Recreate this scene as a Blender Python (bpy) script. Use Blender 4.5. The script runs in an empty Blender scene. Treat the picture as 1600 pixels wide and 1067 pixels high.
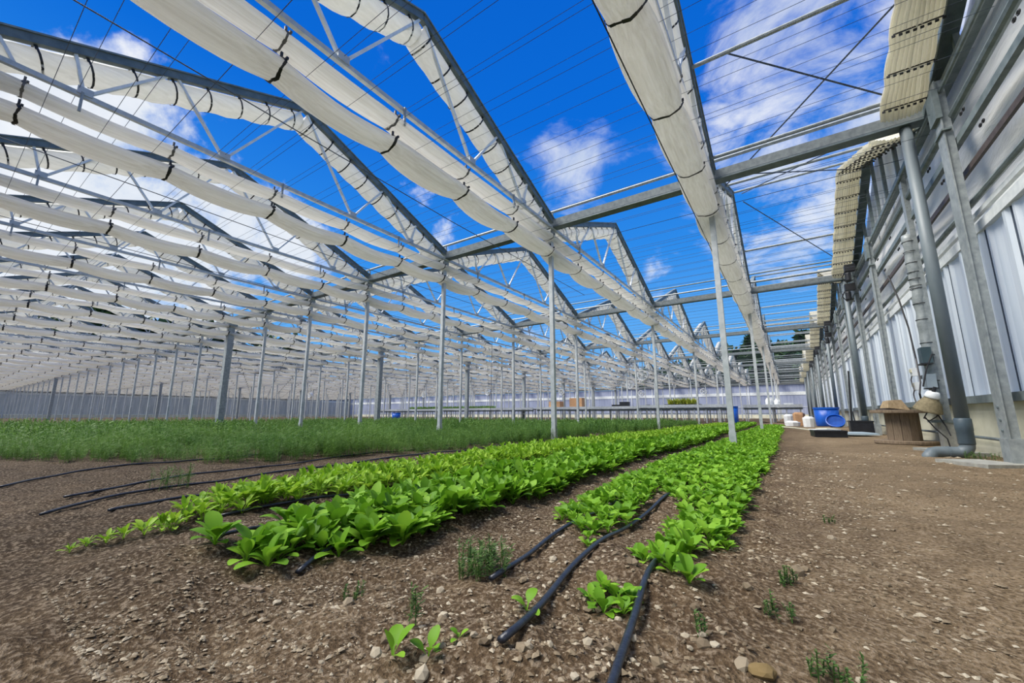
import bpy, math, random
import numpy as np
from mathutils import Vector, Matrix

random.seed(7)
RNG = np.random.default_rng(11)
SC = bpy.context.scene
COL = SC.collection
PI = math.pi

# ------------------------------------------------------------------ camera
cam_d = bpy.data.cameras.new('camera')
cam_d.sensor_width = 36.0
cam_d.lens = 628.0 / 1600.0 * 36.0
cam_d.clip_end = 800.0
cam_d.clip_start = 0.02
cam = bpy.data.objects.new('camera', cam_d)
cam.location = (0, 0, 0.45)
cam.rotation_euler = (PI / 2 + math.atan(114 / 628.0), 0, math.atan(434 / 638.0))
COL.objects.link(cam)
SC.camera = cam

# ------------------------------------------------------------------ view
SC.view_settings.view_transform = 'Standard'
SC.view_settings.look = 'None'
SC.view_settings.exposure = 0.0
SC.view_settings.gamma = 1.0
SC.view_settings.use_curve_mapping = False


def srgb(r, g, b):
    def f(c):
        c /= 255.0
        return c / 12.92 if c <= 0.04045 else ((c + 0.055) / 1.055) ** 2.4
    return (f(r), f(g), f(b), 1.0)


# ------------------------------------------------------------------ sky
def nd(nt, typ, **kw):
    n = nt.nodes.new(typ)
    for k, v in kw.items():
        setattr(n, k, v)
    return n


def mathn(nt, op, a, b=None, c=None, clamp=False):
    n = nt.nodes.new('ShaderNodeMath')
    n.operation = op
    n.use_clamp = clamp
    for i, v in enumerate((a, b, c)):
        if v is None:
            continue
        if isinstance(v, (int, float)):
            n.inputs[i].default_value = v
        else:
            nt.links.new(v, n.inputs[i])
    return n.outputs[0]


def ramp(nt, fac, stops, interp='LINEAR'):
    n = nt.nodes.new('ShaderNodeValToRGB')
    n.color_ramp.interpolation = interp
    el = n.color_ramp.elements
    while len(el) < len(stops):
        el.new(0.5)
    for e, (p, c) in zip(el, stops):
        e.position = p
        e.color = c if len(c) == 4 else (*c, 1)
    nt.links.new(fac, n.inputs[0])
    return n.outputs[0]


def mixc(nt, fac, a, b, blend='MIX'):
    n = nt.nodes.new('ShaderNodeMix')
    n.data_type = 'RGBA'
    n.blend_type = blend
    for sock, v in ((n.inputs[0], fac), (n.inputs[6], a), (n.inputs[7], b)):
        if isinstance(v, (int, float)):
            sock.default_value = v
        elif isinstance(v, tuple):
            sock.default_value = v
        else:
            nt.links.new(v, sock)
    return n.outputs[2]


def noise(nt, vec, scale, detail=4, rough=0.55, dist=0.0):
    n = nt.nodes.new('ShaderNodeTexNoise')
    n.inputs['Scale'].default_value = scale
    n.inputs['Detail'].default_value = detail
    n.inputs['Roughness'].default_value = rough
    n.inputs['Distortion'].default_value = dist
    if vec is not None:
        nt.links.new(vec, n.inputs['Vector'])
    return n.outputs['Fac']


def cam_dir(px, py):
    f, th, ps = 628.0, math.atan(114 / 628.0), math.atan(434 / 638.0)
    fw = Vector((-math.sin(ps) * math.cos(th), math.cos(ps) * math.cos(th), math.sin(th)))
    rt = Vector((math.cos(ps), math.sin(ps), 0))
    up = rt.cross(fw)
    return (fw * f + rt * (px - 800) - up * (py - 533.5)).normalized()


W = bpy.data.worlds.new('sky')
SC.world = W
W.use_nodes = True
nt = W.node_tree
nt.nodes.clear()
tc = nd(nt, 'ShaderNodeTexCoord')
nrm = nd(nt, 'ShaderNodeVectorMath', operation='NORMALIZE')
nt.links.new(tc.outputs['Generated'], nrm.inputs[0])
sep = nd(nt, 'ShaderNodeSeparateXYZ')
nt.links.new(nrm.outputs[0], sep.inputs[0])
blue = ramp(nt, mathn(nt, 'MAXIMUM', sep.outputs[2], 0.0),
            [(0.0, srgb(168, 210, 246)), (0.14, srgb(104, 180, 248)), (0.36, srgb(48, 142, 236)),
             (0.62, srgb(12, 108, 218)), (1.0, srgb(6, 88, 196))])
# cloud field on a plane overhead
zz = mathn(nt, 'ADD', mathn(nt, 'MAXIMUM', sep.outputs[2], 0.0), 0.12)
cmb = nd(nt, 'ShaderNodeCombineXYZ')
nt.links.new(mathn(nt, 'DIVIDE', sep.outputs[0], zz), cmb.inputs[0])
nt.links.new(mathn(nt, 'DIVIDE', sep.outputs[1], zz), cmb.inputs[1])
n1 = noise(nt, cmb.outputs[0], 3.2, 8, 0.62, 0.4)
n2 = noise(nt, nrm.outputs[0], 5.5, 7, 0.6, 0.2)


def blob(px, py, rad, soft):
    d = nd(nt, 'ShaderNodeVectorMath', operation='DISTANCE')
    nt.links.new(nrm.outputs[0], d.inputs[0])
    d.inputs[1].default_value = cam_dir(px, py)
    m = nd(nt, 'ShaderNodeMapRange')
    m.interpolation_type = 'SMOOTHSTEP'
    nt.links.new(d.outputs['Value'], m.inputs[0])
    m.inputs[1].default_value = rad
    m.inputs[2].default_value = rad + soft
    m.inputs[3].default_value = 1.0
    m.inputs[4].default_value = 0.0
    return m.outputs[0]


def wisps(mask, nz, lo, hi, dens):
    m = nd(nt, 'ShaderNodeMapRange')
    m.interpolation_type = 'SMOOTHSTEP'
    nt.links.new(mathn(nt, 'ADD', nz, mathn(nt, 'MULTIPLY', mathn(nt, 'SUBTRACT', mask, 1.0), 0.30)), m.inputs[0])
    m.inputs[1].default_value = lo
    m.inputs[2].default_value = hi
    return mathn(nt, 'MULTIPLY', m.outputs[0], dens)


w_mid = wisps(mathn(nt, 'MAXIMUM', blob(905, 265, 0.01, 0.20), blob(1035, 430, 0.0, 0.10)), n1, 0.36, 0.66, 0.75)
w_right = wisps(mathn(nt, 'MAXIMUM', blob(1330, 140, 0.12, 0.34), mathn(nt, 'MAXIMUM', blob(1240, 300, 0.06, 0.24), blob(1420, 20, 0.1, 0.25))), n1, 0.36, 0.62, 0.80)
bank = mathn(nt, 'MAXIMUM', blob(110, 330, 0.16, 0.20), mathn(nt, 'MAXIMUM', blob(330, 340, 0.06, 0.16), blob(30, 270, 0.07, 0.12)))
w_left = wisps(mathn(nt, 'MAXIMUM', bank, mathn(nt, 'MAXIMUM', blob(450, 380, 0.03, 0.14), blob(-250, 430, 0.22, 0.15))), n2, 0.30, 0.46, 0.95)
# the same fair weather cumulus everywhere else
w_all = mathn(nt, 'MULTIPLY', wisps(mathn(nt, 'ADD', 1.0, 0.0), n2, 0.46, 0.60, 0.9), ramp(nt, mathn(nt, 'MULTIPLY_ADD', sep.outputs[1], 0.5, 0.5), [(0.42, (1, 1, 1)), (0.5, (0.0, 0.0, 0.0))]))
cl = mathn(nt, 'MAXIMUM', mathn(nt, 'MAXIMUM', w_mid, w_right), mathn(nt, 'MAXIMUM', w_left, w_all), clamp=True)
ccol = ramp(nt, n2, [(0.3, srgb(212, 224, 238)), (0.6, srgb(246, 249, 253))])
skyc = mixc(nt, cl, blue, ccol)
bg = nd(nt, 'ShaderNodeBackground')
bg.inputs[1].default_value = 1.0
nt.links.new(skyc, bg.inputs[0])
wo = nd(nt, 'ShaderNodeOutputWorld')
nt.links.new(bg.outputs[0], wo.inputs[0])

# ------------------------------------------------------------------ sun (soft, through thin cloud)
sd = bpy.data.lights.new('sun', 'SUN')
sd.energy = 8.4
sd.angle = math.radians(38)
sd.color = (1.0, 0.955, 0.88)
sun = bpy.data.objects.new('sun', sd)
to_sun = Vector((-0.44, -0.36, 0.83)).normalized()
sun.rotation_euler = to_sun.to_track_quat('Z', 'Y').to_euler()
sun.location = (0, -20, 30)
COL.objects.link(sun)


# ------------------------------------------------------------------ materials
def new_mat(name):
    m = bpy.data.materials.new(name)
    m.use_nodes = True
    nt = m.node_tree
    for n in list(nt.nodes):
        nt.nodes.remove(n)
    out = nd(nt, 'ShaderNodeOutputMaterial')
    p = nd(nt, 'ShaderNodeBsdfPrincipled')
    nt.links.new(p.outputs[0], out.inputs[0])
    return m, nt, p, out


def objvec(nt, scale=None):
    t = nd(nt, 'ShaderNodeTexCoord')
    if scale is None:
        return t.outputs['Object']
    mp = nd(nt, 'ShaderNodeMapping')
    mp.inputs['Scale'].default_value = scale
    nt.links.new(t.outputs['Object'], mp.inputs[0])
    return mp.outputs[0]


def bump(nt, p, h, strength, dist=0.01):
    b = nd(nt, 'ShaderNodeBump')
    b.inputs['Strength'].default_value = strength
    b.inputs['Distance'].default_value = dist
    nt.links.new(h, b.inputs['Height'])
    nt.links.new(b.outputs[0], p.inputs['Normal'])


def plain(name, c1, c2, scale=20, rough=0.6, metal=0.0, bstr=0.0, stretch=None, spec=0.5):
    m, nt, p, out = new_mat(name)
    v = objvec(nt, stretch)
    n = noise(nt, v, scale, 5, 0.6)
    nt.links.new(ramp(nt, n, [(0.3, c1), (0.7, c2)]), p.inputs['Base Color'])
    p.inputs['Roughness'].default_value = rough
    p.inputs['Metallic'].default_value = metal
    p.inputs['Specular IOR Level'].default_value = spec
    if bstr:
        bump(nt, p, n, bstr)
    return m


M = {}
M['steel'] = plain('galvanised_steel', srgb(122, 130, 132), srgb(160, 166, 166), 14, 0.5, 0.12)
M['post_steel'] = plain('light_galvanised_steel', srgb(160, 167, 168), srgb(194, 198, 198), 10, 0.5, 0.15)
M['steel_dark'] = plain('weathered_steel', srgb(92, 104, 106), srgb(128, 138, 138), 9, 0.55, 0.12)
M['rafter'] = plain('rafter_profile', srgb(74, 88, 92), srgb(104, 116, 118), 7, 0.55, 0.1)
M['white_paint'] = plain('white_painted_steel', srgb(196, 202, 204), srgb(226, 230, 230), 10, 0.5)
M['wire'] = plain('wire_cable', srgb(58, 68, 82), srgb(84, 94, 106), 30, 0.5, 0.3)
M['strap'] = plain('black_strap', srgb(20, 20, 22), srgb(38, 38, 42), 40, 0.5)
M['strap_grey'] = plain('grey_strap', srgb(70, 70, 70), srgb(104, 102, 98), 40, 0.6)
M['pvc'] = plain('grey_pvc', srgb(92, 104, 110), srgb(112, 122, 127), 5, 0.5, 0, 0, (1, 1, 0.3))
M['pvc_dark'] = plain('dark_grey_pvc', srgb(62, 76, 86), srgb(80, 94, 102), 5, 0.4)
M['concrete'] = plain('concrete', srgb(132, 132, 126), srgb(168, 168, 158), 18, 0.85, 0, 0.3)
M['skirt'] = plain('cream_skirt', srgb(196, 194, 170), srgb(224, 222, 200), 3, 0.6, 0, 0.15)
M['blue'] = plain('blue_plastic', srgb(10, 78, 178), srgb(26, 100, 206), 6, 0.35)
M['black'] = plain('black_plastic', srgb(18, 20, 24), srgb(34, 36, 42), 12, 0.45)
M['white'] = plain('white_plastic', srgb(222, 226, 226), srgb(242, 244, 244), 8, 0.4)
M['card'] = plain('cardboard', srgb(168, 128, 92), srgb(190, 150, 112), 10, 0.85)
M['bench'] = plain('bench_aluminium', srgb(176, 182, 184), srgb(206, 210, 212), 10, 0.4, 0.4)
M['stem'] = plain('tree_bark', srgb(72, 60, 46), srgb(104, 88, 70), 20, 0.9)
M['tan'] = plain('tan_fabric', srgb(112, 102, 76), srgb(146, 134, 104), 30, 0.8, 0, 0.2)
M['greybox'] = plain('grey_enclosure', srgb(128, 142, 152), srgb(148, 160, 168), 6, 0.45)
M['darkbox'] = plain('dark_teal_enclosure', srgb(52, 70, 76), srgb(66, 86, 92), 6, 0.45)
M['tarp'] = plain('grey_blue_sheet', srgb(150, 168, 178), srgb(180, 194, 202), 5, 0.5)
M['rope'] = plain('brown_batten', srgb(60, 52, 50), srgb(86, 76, 72), 20, 0.6)


def wood_mat(name, c1, c2):
    m, nt, p, out = new_mat(name)
    n = noise(nt, objvec(nt, (30, 30, 2.0)), 3, 6, 0.7, 0.6)
    nt.links.new(ramp(nt, n, [(0.3, c1), (0.7, c2)]), p.inputs['Base Color'])
    p.inputs['Roughness'].default_value = 0.85
    bump(nt, p, n, 0.35, 0.004)
    return m


M['wood'] = wood_mat('grey_wood', srgb(92, 78, 62), srgb(150, 132, 110))
M['brick'] = plain('tan_block', srgb(150, 128, 96), srgb(186, 164, 130), 25, 0.9, 0, 0.3)


def film_mat(name, c1, c2, stretch, trans=0.3, bstr=0.5, bdist=0.02):
    m, nt, p, out = new_mat(name)
    v = objvec(nt, stretch)
    n = noise(nt, v, 1.0, 6, 0.65, 0.5)
    n_b = noise(nt, objvec(nt), 1.3, 4, 0.6)
    c = ramp(nt, n, [(0.28, c1), (0.6, c2)])
    c = mixc(nt, mathn(nt, 'MULTIPLY', n_b, 0.35), c, srgb(222, 217, 204))
    nt.links.new(c, p.inputs['Base Color'])
    p.inputs['Roughness'].default_value = 0.34
    bump(nt, p, n, bstr, bdist)
    t = nd(nt, 'ShaderNodeBsdfTranslucent')
    nt.links.new(c, t.inputs[0])
    mx = nd(nt, 'ShaderNodeMixShader')
    mx.inputs[0].default_value = trans
    nt.links.new(p.outputs[0], mx.inputs[1])
    nt.links.new(t.outputs[0], mx.inputs[2])
    nt.links.new(mx.outputs[0], out.inputs[0])
    return m


M['curtain'] = film_mat('white_curtain', srgb(220, 218, 211), srgb(249, 249, 246), (30, 1.0, 30), 0.52, 0.9, 0.03)
M['film'] = film_mat('roof_film', srgb(222, 222, 216), srgb(242, 242, 238), (20, 1.5, 20), 0.6, 0.3, 0.015)
M['film_old'] = film_mat('aged_roof_film', srgb(206, 202, 182), srgb(232, 229, 212), (9, 0.6, 0.6), 0.6, 0.6, 0.03)
M['wall_film'] = film_mat('wall_film', srgb(222, 224, 222), srgb(240, 242, 240), (3.0, 1.2, 5.0), 0.15, 0.6, 0.05)


def sheet_mat(name, c1, c2, trans, stretch=(6, 6, 0.5)):
    m, nt, p, out = new_mat(name)
    n = noise(nt, objvec(nt, stretch), 1.0, 4, 0.5)
    c = ramp(nt, n, [(0.3, c1), (0.7, c2)])
    nt.links.new(c, p.inputs['Base Color'])
    p.inputs['Roughness'].default_value = 0.25
    t = nd(nt, 'ShaderNodeBsdfTranslucent')
    nt.links.new(c, t.inputs[0])
    mx = nd(nt, 'ShaderNodeMixShader')
    mx.inputs[0].default_value = trans
    nt.links.new(p.outputs[0], mx.inputs[1])
    nt.links.new(t.outputs[0], mx.inputs[2])
    nt.links.new(mx.outputs[0], out.inputs[0])
    return m


M['sheet'] = sheet_mat('translucent_sheet', srgb(206, 218, 226), srgb(236, 241, 243), 0.3)
M['endsheet'] = sheet_mat('end_wall_sheet', srgb(176, 186, 210), srgb(206, 212, 228), 0.45)
M['leftsheet'] = sheet_mat('left_wall_sheet', srgb(164, 172, 178), srgb(192, 198, 202), 0.4)
M['darksheet'] = sheet_mat('dark_wall_sheet', srgb(116, 126, 134), srgb(138, 146, 154), 0.35)


def leaf_mat(name, c1, c2, c3, trans=0.35):
    m, nt, p, out = new_mat(name)
    g = nd(nt, 'ShaderNodeNewGeometry')
    oi = nd(nt, 'ShaderNodeObjectInfo')
    r = mathn(nt, 'FRACT', mathn(nt, 'ADD', g.outputs['Random Per Island'], oi.outputs['Random']))
    c = ramp(nt, r, [(0.0, c1), (0.55, c2), (1.0, c3)])
    n = noise(nt, objvec(nt), 60, 3)
    c = mixc(nt, mathn(nt, 'MULTIPLY', n, 0.25), c, c1)
    if name == 'dill_leaf':
        pt_ = ramp(nt, noise(nt, objvec(nt), 1.1, 4, 0.6), [(0.36, (0, 0, 0)), (0.64, (1, 1, 1))])
        c = mixc(nt, mathn(nt, 'MULTIPLY', pt_, 0.6), c, srgb(120, 154, 70))
    nt.links.new(c, p.inputs['Base Color'])
    p.inputs['Roughness'].default_value = 0.55
    p.inputs['Specular IOR Level'].default_value = 0.3
    t = nd(nt, 'ShaderNodeBsdfTranslucent')
    nt.links.new(c, t.inputs[0])
    mx = nd(nt, 'ShaderNodeMixShader')
    mx.inputs[0].default_value = trans
    nt.links.new(p.outputs[0], mx.inputs[1])
    nt.links.new(t.outputs[0], mx.inputs[2])
    nt.links.new(mx.outputs[0], out.inputs[0])
    return m


M['leaf'] = leaf_mat('komatsuna_leaf', srgb(92, 140, 32), srgb(120, 170, 40), srgb(152, 198, 62))
M['leaf_light'] = leaf_mat('young_greens_leaf', srgb(116, 160, 38), srgb(146, 188, 48), srgb(174, 208, 72))
M['dill'] = leaf_mat('dill_leaf', srgb(60, 98, 38), srgb(84, 126, 52), srgb(118, 158, 76), 0.35)
M['weed'] = leaf_mat('weed_leaf', srgb(62, 92, 44), srgb(86, 118, 58), srgb(106, 138, 70), 0.3)
M['tree'] = leaf_mat('tree_leaf', srgb(28, 52, 28), srgb(42, 72, 36), srgb(60, 90, 46), 0.2)
M['yellow_leaf'] = leaf_mat('yellow_seedling', srgb(150, 170, 60), srgb(184, 192, 70), srgb(210, 206, 90), 0.3)


def stone_mat(name, c1, c2, c3):
    m, nt, p, out = new_mat(name)
    g = nd(nt, 'ShaderNodeNewGeometry')
    oi = nd(nt, 'ShaderNodeObjectInfo')
    r = mathn(nt, 'FRACT', mathn(nt, 'ADD', g.outputs['Random Per Island'], oi.outputs['Random']))
    c = ramp(nt, r, [(0.0, c1), (0.6, c2), (1.0, c3)])
    n = noise(nt, objvec(nt), 70, 5)
    c = mixc(nt, mathn(nt, 'MULTIPLY', n, 0.5), c, c1)
    nt.links.new(c, p.inputs['Base Color'])
    p.inputs['Roughness'].default_value = 0.9
    bump(nt, p, n, 0.4, 0.004)
    return m


M['stone'] = stone_mat('stone', srgb(106, 92, 72), srgb(142, 127, 103), srgb(194, 184, 162))
M['stone_yellow'] = stone_mat('ochre_stone', srgb(120, 100, 62), srgb(176, 154, 104), srgb(200, 184, 146))


def soil_mat():
    m, nt, p, out = new_mat('soil')
    t = nd(nt, 'ShaderNodeTexCoord')
    v = t.outputs['Object']
    big = noise(nt, v, 0.9, 5, 0.6, 0.4)
    mid = noise(nt, v, 7.0, 6, 0.65, 0.3)
    fine = noise(nt, v, 85.0, 5, 0.6)
    sp = nd(nt, 'ShaderNodeSeparateXYZ')
    nt.links.new(v, sp.inputs[0])
    # trodden earth path along the right wall, cultivated soil to the left of it
    pm = nd(nt, 'ShaderNodeMapRange')
    pm.interpolation_type = 'SMOOTHSTEP'
    nt.links.new(mathn(nt, 'ADD', sp.outputs[0], mathn(nt, 'MULTIPLY', mathn(nt, 'SUBTRACT', mid, 0.5), 0.5)), pm.inputs[0])
    pm.inputs[1].default_value = -0.25
    pm.inputs[2].default_value = 0.55
    bed = ramp(nt, mathn(nt, 'MULTIPLY_ADD', mid, 0.6, mathn(nt, 'MULTIPLY', big, 0.45)),
               [(0.34, srgb(64, 50, 36)), (0.54, srgb(96, 79, 59)), (0.72, srgb(126, 108, 84))])
    path = ramp(nt, mathn(nt, 'MULTIPLY_ADD', mid, 0.45, mathn(nt, 'MULTIPLY', big, 0.6)),
                [(0.36, srgb(104, 88, 66)), (0.55, srgb(136, 117, 91)), (0.72, srgb(160, 142, 114))])
    lm = nd(nt, 'ShaderNodeMapRange')     # shade painted into the soil colour, deepening to the left
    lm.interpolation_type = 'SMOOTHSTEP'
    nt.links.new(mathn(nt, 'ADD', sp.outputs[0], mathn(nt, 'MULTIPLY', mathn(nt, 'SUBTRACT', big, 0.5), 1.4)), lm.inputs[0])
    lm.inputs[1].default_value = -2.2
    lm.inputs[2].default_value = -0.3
    shaded_soil = ramp(nt, mid, [(0.3, srgb(52, 42, 31)), (0.7, srgb(84, 70, 53))])
    bed = mixc(nt, lm.outputs[0], shaded_soil, bed)
    c = mixc(nt, pm.outputs[0], bed, path)
    grit = ramp(nt, fine, [(0.50, (0, 0, 0)), (0.62, (1, 1, 1))])
    c = mixc(nt, mathn(nt, 'MULTIPLY', grit, 0.5), c, srgb(170, 154, 132))
    dark = ramp(nt, fine, [(0.36, (1, 1, 1)), (0.47, (0, 0, 0))])
    c = mixc(nt, mathn(nt, 'MULTIPLY', dark, 0.6), c, srgb(44, 35, 26))
    nt.links.new(c, p.inputs['Base Color'])
    p.inputs['Roughness'].default_value = 0.95
    p.inputs['Specular IOR Level'].default_value = 0.15
    bump(nt, p, mathn(nt, 'MULTIPLY_ADD', fine, 0.8, mid), 1.0, 0.02)
    return m


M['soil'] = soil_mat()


# ------------------------------------------------------------------ mesh helpers
class MB:
    """collects polygons; build() links them as one mesh object"""
    def __init__(self):
        self.v, self.f, self.m = [], [], []
        self.cur = 0

    def poly(self, vs, fs):
        b = len(self.v)
        self.v += [tuple(x) for x in vs]
        self.f += [tuple(i + b for i in f) for f in fs]
        self.m += [self.cur] * len(fs)
        return self

    def box(self, c, s, rz=0.0, rot=None):
        x, y, z = s[0] / 2, s[1] / 2, s[2] / 2
        pts = [Vector((a * x, b * y, d * z)) for d in (-1, 1) for a, b in ((-1, -1), (1, -1), (1, 1), (-1, 1))]
        R = rot if rot is not None else Matrix.Rotation(rz, 3, 'Z')
        pts = [R @ q + Vector(c) for q in pts]
        return self.poly(pts, [(0, 3, 2, 1), (4, 5, 6, 7), (0, 1, 5, 4), (1, 2, 6, 5), (2, 3, 7, 6), (3, 0, 4, 7)])

    def bar(self, a, b, w, h, up=(0, 0, 1)):
        a, b = Vector(a), Vector(b)
        d = (b - a).normalized()
        u = Vector(up)
        if abs(d.dot(u)) > 0.98:
            u = Vector((1, 0, 0))
        s = d.cross(u).normalized()
        t = s.cross(d).normalized()
        pts = [q + s * (i * w / 2) + t * (j * h / 2) for q in (a, b) for i, j in ((-1, -1), (1, -1), (1, 1), (-1, 1))]
        return self.poly(pts, [(0, 3, 2, 1), (4, 5, 6, 7), (0, 1, 5, 4), (1, 2, 6, 5), (2, 3, 7, 6), (3, 0, 4, 7)])

    def tube(self, pts, r, n=8, cap=True, flat=1.0):
        pts = [Vector(p) for p in pts]
        rs = r if isinstance(r, (list, tuple)) else [r] * len(pts)
        vs, fs = [], []
        side = None
        for i, p in enumerate(pts):
            d = (pts[min(i + 1, len(pts) - 1)] - pts[max(i - 1, 0)]).normalized()
            if side is None:
                ref = Vector((0, 0, 1)) if abs(d.z) < 0.9 else Vector((1, 0, 0))
                side = d.cross(ref).normalized()
            else:
                side = (side - d * side.dot(d)).normalized()
            up = side.cross(d).normalized()
            for k in range(n):
                a = 2 * PI * k / n
                vs.append(p + side * (math.cos(a) * rs[i]) + up * (math.sin(a) * rs[i] * flat))
        for i in range(len(pts) - 1):
            for k in range(n):
                a, b = i * n + k, i * n + (k + 1) % n
                fs.append((a, b, b + n, a + n))
        if cap:
            fs.append(tuple(range(n - 1, -1, -1)))
            e = (len(pts) - 1) * n
            fs.append(tuple(range(e, e + n)))
        return self.poly(vs, fs)

    def lathe(self, prof, n=20, c=(0, 0, 0), rot=None):
        vs, fs = [], []
        for r, z in prof:
            for k in range(n):
                a = 2 * PI * k / n
                q = Vector((r * math.cos(a), r * math.sin(a), z))
                if rot is not None:
                    q = rot @ q
                vs.append(q + Vector(c))
        for i in range(len(prof) - 1):
            for k in range(n):
                a, b = i * n + k, i * n + (k + 1) % n
                fs.append((a, b, b + n, a + n))
        fs.append(tuple(range(n - 1, -1, -1)))
        e = (len(prof) - 1) * n
        fs.append(tuple(range(e, e + n)))
        return self.poly(vs, fs)

    def mesh(self, name, mats, smooth=False):
        me = bpy.data.meshes.new(name)
        me.from_pydata(self.v, [], self.f)
        if not isinstance(mats, (list, tuple)):
            mats = [mats]
        for m in mats:
            me.materials.append(M[m])
        if len(mats) > 1:
            me.polygons.foreach_set('material_index', self.m)
        if smooth:
            me.polygons.foreach_set('use_smooth', [True] * len(me.polygons))
        me.update()
        return me

    def build(self, name, mats, parent=None, smooth=False):
        return link(name, self.mesh(name, mats, smooth), parent)


def link(name, data, parent=None, loc=None, rz=None, scale=None):
    o = bpy.data.objects.new(name, data)
    COL.objects.link(o)
    if parent is not None:
        o.parent = parent
    if loc is not None:
        o.location = loc
    if rz is not None:
        o.rotation_euler = (0, 0, rz)
    if scale is not None:
        o.scale = (scale,) * 3 if isinstance(scale, (int, float)) else scale
    return o


def tag(o, label, cat, group=None, kind=None):
    o['label'] = label
    if cat:
        o['category'] = cat
    if group:
        o['group'] = group
    if kind:
        o['kind'] = kind
    return o


def struct(o, label=None):
    o['kind'] = 'structure'
    if label:
        o['label'] = label
    return o


def thing(name, label, cat, loc=(0, 0, 0), rz=0.0, group=None):
    o = link(name, None, None, loc, rz)
    o.empty_display_size = 0.1
    return tag(o, label, cat, group)


def np_mesh(name, V, F, mat, smooth=True):
    """V (n,3), F (m,k) with k fixed"""
    me = bpy.data.meshes.new(name)
    n, m, k = len(V), len(F), F.shape[1]
    me.vertices.add(n)
    me.vertices.foreach_set('co', np.ascontiguousarray(V, dtype=np.float32).ravel())
    me.loops.add(m * k)
    me.loops.foreach_set('vertex_index', np.ascontiguousarray(F, dtype=np.int32).ravel())
    me.polygons.add(m)
    me.polygons.foreach_set('loop_start', np.arange(0, m * k, k, dtype=np.int32))
    me.polygons.foreach_set('loop_total', np.full(m, k, dtype=np.int32))
    me.polygons.foreach_set('use_smooth', np.full(m, smooth, dtype=bool))
    me.materials.append(M[mat])
    me.update(calc_edges=True)
    return me


# ------------------------------------------------------------------ terrain
LAT = RNG.random((256, 256))


def vnoise(x, y):
    x = np.asarray(x, float)
    y = np.asarray(y, float)
    xi = np.floor(x).astype(int)
    yi = np.floor(y).astype(int)
    fx, fy = x - xi, y - yi
    fx, fy = fx * fx * (3 - 2 * fx), fy * fy * (3 - 2 * fy)
    g = lambda a, b: LAT[a % 256, b % 256]
    return (g(xi, yi) * (1 - fx) + g(xi + 1, yi) * fx) * (1 - fy) + (g(xi, yi + 1) * (1 - fx) + g(xi + 1, yi + 1) * fx) * fy - 0.5


def gz(x, y):
    x = np.asarray(x, float)
    y = np.asarray(y, float)
    near = np.exp(-(np.abs(x + 0.8) / 7.0) ** 2 - (np.maximum(y, 0) / 12.0) ** 2)
    z = 0.05 * vnoise(x * 0.7, y * 0.5) + 0.045 * vnoise(x * 2.3 + 9, y * 1.7) * near
    tilled = np.where(x < -0.1, 1.0, 0.45)
    z += near * tilled * (0.030 * vnoise(x * 7 + 3, y * 7) + 0.020 * vnoise(x * 17, y * 17 + 5) + 0.014 * vnoise(x * 41 + 2, y * 41))
    bed = lambda c, w: np.exp(-((x - c) / w) ** 4)
    z += 0.035 * (bed(-0.6, 0.38) + bed(-1.54, 0.33) + bed(-2.4, 0.38)) - 0.02
    return z


def axis(lo, hi, c, near, far, grow):
    out = [c]
    s = near
    p = c
    while p < hi:
        s = near + (p - c) * grow
        p += min(s, far)
        out.append(min(p, hi))
    p = c
    lows = []
    while p > lo:
        s = near + (c - p) * grow
        p -= min(s, far)
        lows.append(max(p, lo))
    return np.array(sorted(set(lows + out)))


ax = axis(-160, 90, -0.4, 0.016, 6.0, 0.022)
ay = axis(-30, 190, 0.9, 0.014, 6.0, 0.024)
GX, GY = np.meshgrid(ax, ay, indexing='ij')
GZ = gz(GX, GY)
V = np.stack([GX.ravel(), GY.ravel(), GZ.ravel()], 1)
nx, ny = len(ax), len(ay)
I = np.arange(nx * ny).reshape(nx, ny)
F = np.stack([I[:-1, :-1].ravel(), I[1:, :-1].ravel(), I[1:, 1:].ravel(), I[:-1, 1:].ravel()], 1)
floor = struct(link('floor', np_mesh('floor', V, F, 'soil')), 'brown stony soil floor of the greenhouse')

# ------------------------------------------------------------------ frame layout
ORD = ['first', 'second', 'third', 'fourth', 'fifth', 'sixth', 'seventh', 'eighth', 'ninth', 'tenth', 'eleventh', 'twelfth', 'thirteenth', 'fourteenth',
       'fifteenth', 'sixteenth', 'seventeenth', 'eighteenth', 'nineteenth', 'twentieth']
ORD += ['twenty-' + q for q in ORD[:9]] + ['thirtieth']
H = 4.0
SPAN = 7.05
V0 = -0.55                     # gutter line behind the first full span
TU = [-0.62 - 2.82 * i for i in range(30)]
WU = 1.8                       # right wall
LU = TU[-1] - 0.4              # left wall
VE = V0 + SPAN * 8             # end wall
RISE = 1.42
GUT = [V0 + SPAN * j for j in range(9)]


def raf(t):                    # rafter height over local 0..SPAN
    return H + 0.10 + RISE * (1 - abs(t - SPAN / 2) / (SPAN / 2))


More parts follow.
